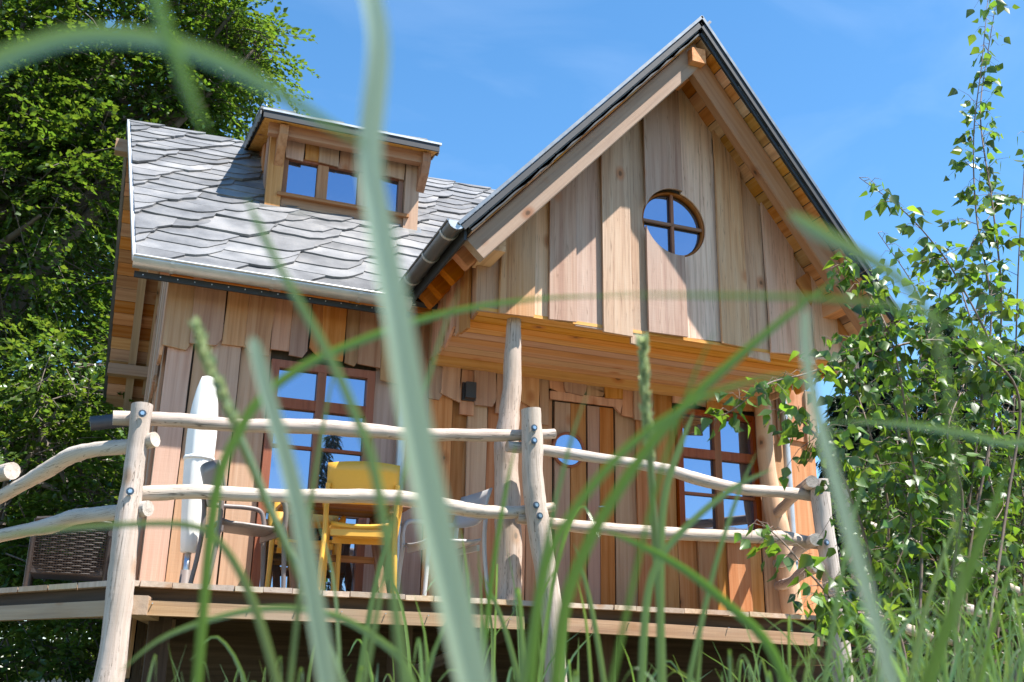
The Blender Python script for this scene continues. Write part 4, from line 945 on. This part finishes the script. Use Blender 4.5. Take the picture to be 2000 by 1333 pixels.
spruce_at('dark spruce directly behind the gable corner and the birch', 1700, 640, 19, 2.5, dense=1.5)
spruce_at('tallest dark spruce behind the birch stems', 1830, 580, 23, 2.9, dense=1.4)
spruce_at('dark spruce at the far side of the birch clump', 1985, 660, 21, 2.6, dense=1.4)
spruce_at('low dark spruce close beside the cabin corner', 1640, 760, 17.5, 1.6, dense=1.4)
spruce('lone spruce mirrored in the glazed door', (5.5, -9.5, GROUND), 7.6, 1.3, 0, dense=0.8)

# neighbouring cabins (one peeps out behind the steps, one is mirrored in the porch window)
def cabin(loc, rz, L, Dp, hw, hr, label):
    r = empty('neighbour_cabin', loc, label, 'house'); M = Matrix.Translation(Vector(loc)) @ Matrix.Rotation(rz, 4, 'Z')
    T = lambda *p: M @ Vector(p)
    MB().prism([T(-L/2, -Dp/2, 0), T(-L/2, Dp/2, 0), T(-L/2, Dp/2, hw), T(-L/2, 0, hr-0.1), T(-L/2, -Dp/2, hw)], M.to_3x3() @ V(L, 0, 0)).build('wall', 'board_wood', r)
    sp = (hr-hw)/(Dp/2); 
    for sg in (-1, 1):
        o = 0.4
        q = [T(-L/2-o, sg*(Dp/2+o), hw-o*sp), T(L/2+o, sg*(Dp/2+o), hw-o*sp), T(L/2+o, 0, hr), T(-L/2-o, 0, hr)]
        rf = MB().prism(q, (0, 0, 0.05)).build('roof', 'slate', r)
        sl2 = math.hypot(Dp/2+o, hr-hw+o*sp); nv = V(0, sg*math.sin(math.atan(sp)), math.cos(math.atan(sp)))
        def f3(u, v, h, sg=sg): 
            p = V(u, sg*(Dp/2+o)-sg*v*math.cos(math.atan(sp)), hw-o*sp+v*math.sin(math.atan(sp)))+nv*(h+0.06); return T(*p)
        slates(rf, [(-L/2-o, 0), (L/2+o, 0), (L/2+o, sl2), (-L/2-o, sl2)], f3, 0.6, 0.45, 0.27, 0.2, sl2, single=False)
    return r
p = at(1985, 1150, 21); cabin((p.x+2.0, p.y+1.0, GROUND), math.radians(14), 6.0, 4.0, p.z-GROUND-0.1, p.z-GROUND+1.5, 'slate-roofed cabin peeping out behind the birch and steps')
cabin((21.5, -16.5, GROUND), math.radians(5), 9, 6, 3.0, 6.6, 'slate-roofed cabin mirrored low in the porch window')
# pale picket fence far below the deck
pf = empty('picket_fence', at(120, 1333, 12), 'pale weathered picket fence beyond the deck underside', 'fence')
for i in range(20):
    p = at(40+i*11, 1327+random.uniform(-4, 5), 12.0); MB().prism([(p.x-0.022, 12, GROUND-0.05), (p.x+0.022, 12, GROUND-0.05), (p.x+0.022, 12, p.z-0.03), (p.x, 12, p.z), (p.x-0.022, 12, p.z-0.03)], (0, 0.018, 0)).build('picket', 'picket_paint', pf)
a = at(30, 1327, 12.05); b = at(270, 1327, 12.05); beam('fence_rail', (a.x, 12.05, -0.15), (b.x, 12.05, -0.15), 0.03, 0.06, 'picket_paint', pf)

# ------------------------------------------------------------------ birch sapling clump
bi = empty('birch_sapling', at(1860, 1400, 4.6)*1, 'slender multi-stemmed birch with translucent toothed leaves in front of the steps', 'tree')
stems = [(4.6, [(1868, 1500), (1880, 1100), (1915, 800), (1936, 604), (1907, 420), (1902, 262), (1918, 120), (1932, -30)], 0.5),
 (4.7, [(1885, 1500), (1905, 1000), (1955, 640), (1941, 420), (1915, 231), (1930, 100), (1950, -20)], 0.45),
 (4.5, [(1850, 1500), (1890, 1100), (1940, 820), (1945, 700), (1868, 541), (1825, 478), (1762, 410), (1678, 347)], 0.55),
 (4.4, [(1800, 1500), (1800, 1100), (1775, 850), (1745, 680), (1700, 580), (1640, 515)], 0.45),
 (4.3, [(1900, 1500), (1965, 1000), (1985, 760), (1850, 668), (1700, 690), (1575, 730), (1500, 750), (1440, 795), (1395, 822)], 0.55),
 (4.2, [(1830, 1500), (1760, 1250), (1650, 1190), (1590, 1130), (1530, 1060), (1478, 1015)], 0.35),
 (4.4, [(1780, 1500), (1710, 1150), (1650, 940), (1600, 860), (1555, 815), (1520, 800)], 0.4),
 (4.9, [(1960, 1500), (1975, 900), (1990, 500), (2010, 200)], 0.3),
 (4.8, [(1930, 1500), (1905, 1050), (1855, 800), (1805, 640), (1785, 560), (1715, 455)], 0.4),
 (5.0, [(1840, 1500), (1830, 1150), (1800, 900), (1790, 740), (1830, 600), (1850, 500)], 0.3),
 (4.6, [(1990, 1500), (2000, 1100), (1960, 850), (1900, 640), (1880, 520), (1960, 380)], 0.35),
 (4.5, [(1730, 1500), (1720, 1250), (1735, 1000), (1700, 850), (1670, 740), (1690, 660)], 0.35),
 (5.1, [(1770, 1500), (1760, 1200), (1700, 1050), (1690, 900), (1720, 780)], 0.3),
 (4.4, [(1880, 1500), (1850, 1200), (1880, 980), (1850, 850), (1890, 730), (1940, 560)], 0.3),
 (4.7, [(1920, 1500), (1940, 1250), (1960, 1050), (1930, 900), (1985, 760), (2020, 620)], 0.25),
 (4.9, [(1890, 1500), (1870, 1250), (1820, 1050), (1760, 900), (1750, 800), (1760, 700)], 0.25),
 (5.0, [(1960, 1500), (1920, 1200), (1890, 1000), (1930, 800), (1900, 700), (1930, 620)], 0.25),
 (4.4, [(1740, 1500), (1760, 1300), (1740, 1150), (1780, 1020), (1750, 930)], 0.3),
 (4.6, [(1830, 1500), (1850, 1300), (1830, 1180), (1870, 1080), (1850, 960)], 0.3),
 (4.5, [(1930, 1500), (1910, 1320), (1950, 1200), (1920, 1080), (1965, 980)], 0.3),
 (4.8, [(1680, 1500), (1700, 1330), (1670, 1220), (1700, 1120), (1680, 1030)], 0.3),
 (4.7, [(1980, 1500), (1990, 1300), (1970, 1150), (2000, 1000), (1980, 880)], 0.3),
 (4.9, [(1790, 1500), (1800, 1250), (1850, 1100), (1810, 1000), (1840, 880)], 0.3),
 (4.5, [(1620, 1500), (1690, 1330), (1770, 1120), (1810, 950), (1830, 800), (1800, 720)], 0.3)]
LC, LD, LN, LS = [], [], [], []; tw = MB()
for Y, pl, frac in stems:
    yo = random.uniform(-0.15, 0.15); P = [at(x, y, Y+yo+0.06*math.sin(i*1.7)) for i, (x, y) in enumerate(pl)]; P[0] = Vector((P[0].x*0.96, Y+yo, GROUND))
    Q = catmull(P, 9); n = len(Q); rr = [0.0072*(1-i/n)**0.8+0.0016 for i in range(n)]
    MB().tube(Q, rr, 7).build('stem', 'birch_bark', bi)
    i0 = int(n*0.28)
    for i in range(i0, n):
        t = (i-i0)/(n-i0)
        sparse = (P[-1].z > 2.3 and t > 0.55) or (Y in (4.2, 4.3) and t > 0.4) or (pl[-1][0] < 1560 and t > 0.5)
        ntw = (1 if random.random() < (0.95 if sparse else 1.0) else 0)+(1 if (not sparse and random.random() < 0.75) else 0)
        for q in range(ntw):
            d = Vector((random.gauss(0, 1), random.gauss(0, 0.8), random.gauss(0.15, 0.45))).normalized(); ln = random.uniform(0.06, 0.13 if sparse else 0.26)
            a = Q[i]; b = a+d*ln*0.5+V(0, 0, 0.01); c = a+d*ln+V(0, 0, -0.02-0.1*ln); tw.tube([a, b, c], [0.0022, 0.0016, 0.0009], 4, False)
            m = random.randint(1, 3) if sparse else random.randint(3, 6)
            for k in range(m):
                s_ = (k+1)/m; pnt = a.lerp(b, s_*2) if s_ < 0.5 else b.lerp(c, s_*2-1)
                ld = Vector((random.gauss(0, 0.55), random.gauss(0, 0.55), -0.75+random.gauss(0, 0.35)))+d*0.4
                LC.append(pnt+ld.normalized()*0.012); LD.append(ld); LN.append(Vector((random.gauss(0.2, 0.8), random.gauss(-0.5, 0.8), random.gauss(0.3, 0.6)))); LS.append(random.uniform(0.048, 0.08) if not sparse else random.uniform(0.05, 0.085))
o = tw.build('twigs', 'birch_bark', bi); o['kind'] = 'stuff'
print('birch leaves', len(LC))
# one toothed birch leaf outline, folded along the midrib
half = [(0, 0), (0.20, 0.10), (0.34, 0.24), (0.40, 0.30), (0.36, 0.42), (0.29, 0.55), (0.21, 0.68), (0.12, 0.84), (0.0, 1.05)]
def leaf_geo(bend, cup):
    vs = [(0, y, -bend*y*y) for x, y in half[1:-1]]; mid = len(vs)
    Lf = [(-x, y, cup*x-bend*y*y) for x, y in half[1:-1]]; Rt = [(x, y, cup*x-bend*y*y) for x, y in half[1:-1]]
    allv = [(0, 0, 0)]+vs+[(0, 1.05, -bend*1.1)]+Lf+Rt; m = mid
    L0, R0 = 2+m, 2+2*m; fs = [(0, 1, L0), (0, R0, 1)]
    for i in range(m-1): fs += [(1+i, 2+i, L0+i+1, L0+i), (1+i, R0+i, R0+i+1, 2+i)]
    fs += [(m, m+1, L0+m-1), (m, R0+m-1, m+1)]
    return allv, fs
geos = [leaf_geo(0.12, 0.25), leaf_geo(0.28, 0.4), leaf_geo(-0.08, 0.15)]
lm = []
for v_, f_ in geos:
    me = bpy.data.meshes.new('leaf'); me.from_pydata(v_, [], f_); me.materials.append(MATS['birch_leaf_single']); me.polygons.foreach_set('use_smooth', [True]*len(me.polygons)); lm.append(me)
order = list(range(len(LC)))
def inview(p):
    q = R.T @ np.array(p); x = PX0+FPX*q[0]/-q[2]; y = PY0-FPX*q[1]/-q[2]; return x < 1995 and 5 < y < 1280
vis = [i for i in order if inview(LC[i])]; vis.sort(key=lambda i: -LS[i]/LC[i].length); pick = set(vis[:298])
rv, rf_ = [], []
for i in order:
    z = Vector(LN[i]); y = Vector(LD[i]).normalized(); x = y.cross(z).normalized(); z = x.cross(y)
    m = Matrix((x, y, z)).transposed().to_4x4() @ Matrix.Scale(LS[i], 4); m.translation = LC[i]
    if i in pick: link(bpy.data.objects.new('leaf', lm[i % 3]), bi, m)
    else:
        v_, f_ = geos[i % 3]; k = len(rv); rv += [tuple(m @ Vector(q)) for q in v_]; rf_ += [tuple(j+k for j in f) for f in f_]
me = bpy.data.meshes.new('leaves'); me.from_pydata(rv, [], rf_); me.materials.append(MATS['birch_leaf']); me.polygons.foreach_set('use_smooth', [True]*len(me.polygons))
o = link(bpy.data.objects.new('leaves', me), bi); o['kind'] = 'stuff'

# ------------------------------------------------------------------ grass
def ribbon(mb, pts, wid, face, fold=0.25):
    P = [Vector(p) for p in pts]; n = len(P); vs = []
    for i in range(n):
        t = (P[min(i+1, n-1)]-P[max(i-1, 0)]).normalized(); s_ = t.cross(Vector(face)); s_ = s_.normalized() if s_.length > 1e-6 else V(1, 0, 0); nn = s_.cross(t)
        w_ = wid[i] if hasattr(wid, '__len__') else wid
        vs += [P[i]-s_*w_*0.5+nn*w_*fold, P[i], P[i]+s_*w_*0.5+nn*w_*fold]
    mb.add(vs, [(3*i+k, 3*i+k+1, 3*i+3+k+1, 3*i+3+k) for i in range(n-1) for k in (0, 1)], True)
VD = R @ np.array([0, 0, 1.0])     # towards the camera
def blade(name, label, pl, d, w0, w1, mat='grass_blade', tilt=0.0, n=7, root=True, taper=0.25, group='tall grass blades close to the lens'):
    """pl: pixels or (px, py, d) from tip downwards, w: widths in photo pixels at tip side and root side"""
    P = [atd(p[0], p[1], p[2] if len(p) > 2 else d) for p in pl]
    Q = catmull(P, n); nv_ = len(Q)
    if root:
        e = P[-1]; dv = (P[-1]-P[-2]); k_ = (GROUND-e.z)/min(dv.z, -0.02) if dv.z < 0 else 1; rt = V(e.x+dv.x*min(k_, 2.0), e.y+0.03, GROUND)
        Q += [e.lerp(rt, q) for q in (0.1, 0.3, 0.6, 1.0)]
    m = len(Q); W = []
    for i in range(m):
        t = min(1.0, i/(nv_-1)); w_ = (w0+(w1-w0)*min(1, t*1.25))*d/FPX
        if t < taper: w_ *= (t/taper)**0.6*0.95+0.05
        W.append(w_)
    mb = MB(); f = Vector(VD)+V(tilt, 0, 0.3*tilt); ribbon(mb, Q, W, f, 0.16)
    o = mb.build(name, mat); tag(o, label, 'grass', group); return o
B = blade
B('grass_blade', 'broad pale blade crossing the whole picture in front of the dormer', [(712, -60), (738, 90), (722, 300), (742, 450), (775, 620), (805, 800), (845, 1000), (890, 1190), (940, 1400)], 0.55, 40, 68, 'grass_pale', taper=0.04, tilt=0.25)
B('grass_blade', 'blunt pale blade ending in front of the glazed door', [(492, 655), (520, 760), (552, 870), (580, 980), (605, 1120), (650, 1390)], 0.72, 26, 38, 'grass_pale', taper=0.04, tilt=0.2)
B('grass_blade', 'arching blade curving over the tree toward the dormer', [(720, 290, 0.52), (640, 242, 0.5), (540, 180, 0.5), (420, 118, 0.5), (300, 80, 0.5), (180, 72, 0.5), (80, 90, 0.5), (-40, 150, 0.5), (-160, 330, 0.5), (-200, 800, 0.55), (-200, 1400, 0.6)], 0.5, 30, 46, 'grass_blade', taper=0.3)
B('grass_blade', 'faint narrow blade hanging above the roof ridge', [(405, 262), (380, 205), (352, 130), (325, 60), (300, -20), (280, -120)], 0.45, 20, 30, 'grass_dark', root=False, taper=0.3)
B('grass_blade', 'slender green blade arching across the porch post top', [(1240, 578), (1100, 581), (1000, 590), (900, 606), (800, 632), (700, 668), (600, 712), (520, 770), (470, 840), (420, 980), (380, 1400)], 1.0, 12, 20, 'grass_dark', taper=0.45)
B('grass_blade', 'thin horizontal blade in front of the gable board ends', [(1180, 577), (1300, 577), (1450, 579), (1600, 583), (1750, 600), (1880, 640), (1990, 720), (2100, 900), (2150, 1400)], 0.7, 11, 12, 'grass_dark', taper=0.35)
B('grass_blade', 'long diagonal blade rising across the porch ceiling', [(1640, 540), (1560, 600), (1450, 690), (1350, 780), (1270, 870), (1200, 970), (1140, 1080), (1100, 1200), (1080, 1400)], 0.95, 17, 24, 'grass_dark', taper=0.3)
B('grass_blade', 'softer diagonal blade crossing the porch window', [(1560, 725), (1440, 752), (1330, 800), (1220, 880), (1120, 1000), (1060, 1130), (1030, 1400)], 0.85, 13, 20, 'grass_dark', taper=0.4)
B('grass_blade', 'thick pale-tipped stalk in front of the corner railing post', [(1572, 600), (1572, 680), (1590, 790), (1620, 900), (1650, 1010), (1690, 1150), (1760, 1400)], 0.68, 20, 30, 'grass_pale', taper=0.05, tilt=0.2)
B('grass_blade', 'short bright blade tip in front of the far eave', [(1538, 416), (1600, 455), (1670, 492), (1730, 528), (1785, 575), (1830, 660), (1860, 860), (1880, 1400)], 0.62, 36, 9, taper=0.12)
B('grass_blade', 'thin pale blade reaching sideways over the birch leaves', [(1610, 824), (1720, 826), (1830, 838), (1940, 862), (2080, 920), (2150, 1400)], 0.95, 10, 16, taper=0.3)
B('grass_blade', 'dark out-of-focus blade leaning over the steps', [(1975, 890), (1935, 1000), (1885, 1130), (1835, 1260), (1790, 1400)], 0.95, 16, 28, 'grass_dark', taper=0.3)
B('grass_blade', 'blade bending low across the corner post and chair', [(-30, 1052), (100, 1035), (240, 1025), (360, 1025), (420, 1050), (470, 1120), (510, 1220), (560, 1400)], 1.05, 9, 18, taper=0.2)
B('grass_blade', 'arching pale blade below the deck beam', [(230, 1315), (320, 1245), (450, 1200), (560, 1188), (660, 1205), (740, 1250), (790, 1300), (830, 1400)], 1.3, 10, 16, taper=0.25)
B('grass_blade', 'pale blade leaning in front of the porch window sill', [(1510, 915), (1430, 955), (1350, 1020), (1290, 1090), (1262, 1180), (1250, 1400)], 1.5, 12, 15, taper=0.25)
B('grass_blade', 'upright grey-green blade below the porch window', [(1355, 805), (1325, 880), (1300, 960), (1290, 1080), (1290, 1400)], 1.6, 12, 16, taper=0.25)
B('grass_blade', 'low curved blade in front of the deck boards', [(1180, 1035), (1260, 1070), (1340, 1115), (1420, 1180), (1500, 1260), (1560, 1400)], 1.2, 12, 20, 'grass_dark', taper=0.2)
B('grass_blade', 'narrow diagonal blade between the yellow chair and the post', [(480, 385), (505, 440), (545, 520), (590, 600), (640, 690), (690, 800), (740, 960), (800, 1400)], 0.75, 13, 20, taper=0.15)
fine = [(900, 560, 700, 1.0), (1010, 860, 930, 1.4), (1150, 760, 1010, 1.2), (660, 700, 560, 1.1), (1400, 640, 1180, 0.9), (1480, 880, 1330, 1.5), (1700, 900, 1600, 1.3), (1880, 1000, 1760, 1.6), (770, 1010, 690, 1.8), (1120, 1060, 1190, 1.9), (940, 1120, 1030, 2.0), (1990, 1080, 1900, 1.4)]
where = ['crossing the main gutter', 'before the wall lamp boards', 'before the entry door', 'before the glazed door', 'before the porch ceiling', 'before the porch window', 'before the corner post', 'before the stair rails', 'below the yellow armchair', 'beside the kinked middle post', 'below the grey armchair', 'at the outer edge of the birch']
for (tx, ty, bx, d), wh in zip(fine, where):
    B('grass_blade', 'fine narrow grass blade '+wh, [(tx, ty), (tx+(bx-tx)*0.25, ty+(1400-ty)*0.16), (tx+(bx-tx)*0.6, ty+(1400-ty)*0.48), (bx, 1400)], d, 5, 11, 'grass_dark' if random.random() < 0.5 else 'grass_blade', taper=0.4)
# flowering stalks with seed heads
def seedstalk(label, pl, d, w, head_n, mat='grass_blade'):
    P = [atd(p[0], p[1], d) for p in pl]; e = P[-1]; Q = catmull(P, 8)+[V(e.x, e.y, e.z*0.6+GROUND*0.4), V(e.x, e.y, GROUND)]; P.append(Q[-1])
    r = empty('seed_grass', P[-1], label, 'grass', 'flowering grass stalks')
    MB().tube(Q, [w*d/FPX*0.5*(0.5+0.5*min(1, i/(len(Q)*0.4))) for i in range(len(Q))], 6).build('stalk', mat, r)
    hv, hd, hn = [], [], []
    for i in range(head_n*9):
        t = i/9*1.0; k = min(int(t), len(Q)-2); p = Q[k].lerp(Q[k+1], t-k); dirn = (Q[max(k-1, 0)]-Q[k+1]).normalized()
        a = random.uniform(0, 6.28); sd = Vector((math.cos(a), math.sin(a), 0)); hv.append(p+sd*0.0012); hd.append(dirn+sd*random.uniform(0.2, 0.75)); hn.append(Vector(unit(1)[0]))
    n = len(hv); sc = d/FPX
    o = leaves_mesh('seed_head', hv, hd, hn, rng.uniform(16, 30, n)*sc, rng.uniform(8, 12, n)*sc, 'seed_head', r, fold=0.35, kind='stuff')
seedstalk('flowering stalk leaning across the parasol', [(384, 640), (402, 700), (432, 765), (462, 840), (490, 905), (525, 990), (570, 1090), (625, 1220), (690, 1400)], 1.1, 17, 24)
seedstalk('upright flowering stalk in front of the entry door', [(1256, 668), (1258, 740), (1264, 820), (1270, 900), (1275, 980), (1282, 1100), (1292, 1240), (1296, 1400)], 1.7, 16, 25)
# sward: many ordinary blades, one mass
mb = MB()
def tuft(px, d, tip_py, lean, w):
    tip = atd(px+lean, tip_py, d); base = atd(px, 1333, d); b = V(base.x+random.uniform(-0.03, 0.03), base.y+random.uniform(-0.03, 0.03), GROUND)
    h = tip.z-b.z; m1 = b.lerp(tip, 0.4); m1 = V(b.x+(tip.x-b.x)*0.15, b.y+(tip.y-b.y)*0.15, b.z+h*0.45); m2 = V(b.x+(tip.x-b.x)*0.5, b.y+(tip.y-b.y)*0.5, b.z+h*0.84)
    dr_ = random.random(); tp = tip
    P = [b, m1, m2, tp]
    if dr_ < 0.35: P.append(tp+(tp-m2)*0.7+V(0, 0, -abs(h)*0.18))
    Q = catmull(P, 4); n = len(Q); W = [w*(1-(i/(n-1))**2.2)+0.0005 for i in range(n)]
    ribbon(mb, Q, W, Vector(VD)+Vector((random.gauss(0, 0.7), random.gauss(0, 0.3), random.gauss(0, 0.3))), 0.2)
for i in range(52):
    px = random.choice([random.gauss(860, 150), random.gauss(1080, 130), random.uniform(560, 1340)]); d = random.uniform(1.5, 4.0)
    tuft(px, d, 1333-abs(random.gauss(0, 130)) if random.random() < 0.75 else random.uniform(980, 1200), random.gauss(0, 80), random.uniform(0.008, 0.017))
for i in range(250):
    px = random.uniform(1380, 2030); d = random.uniform(1.6, 4.2); lim = 1300-150*min(1, max(0, (px-1450)/450))
    tuft(px, d, lim-random.gauss(0, 55)+40, random.gauss(0, 110), random.uniform(0.006, 0.011))
for i in range(30): tuft(random.uniform(150, 620), random.uniform(1.6, 3.5), 1333-abs(random.gauss(0, 40)), random.gauss(0, 60), random.uniform(0.003, 0.006))
for i in range(1500):
    d = random.uniform(2.0, 6.5); tuft(random.uniform(-200, 2200), d, 1333+random.uniform(90, 230), random.gauss(0, 60), random.uniform(0.004, 0.007))
o = mb.build('meadow_grass', 'grass_leaf'); tag(o, 'mass of ordinary green grass along the bottom of the view', 'grass', kind='stuff')
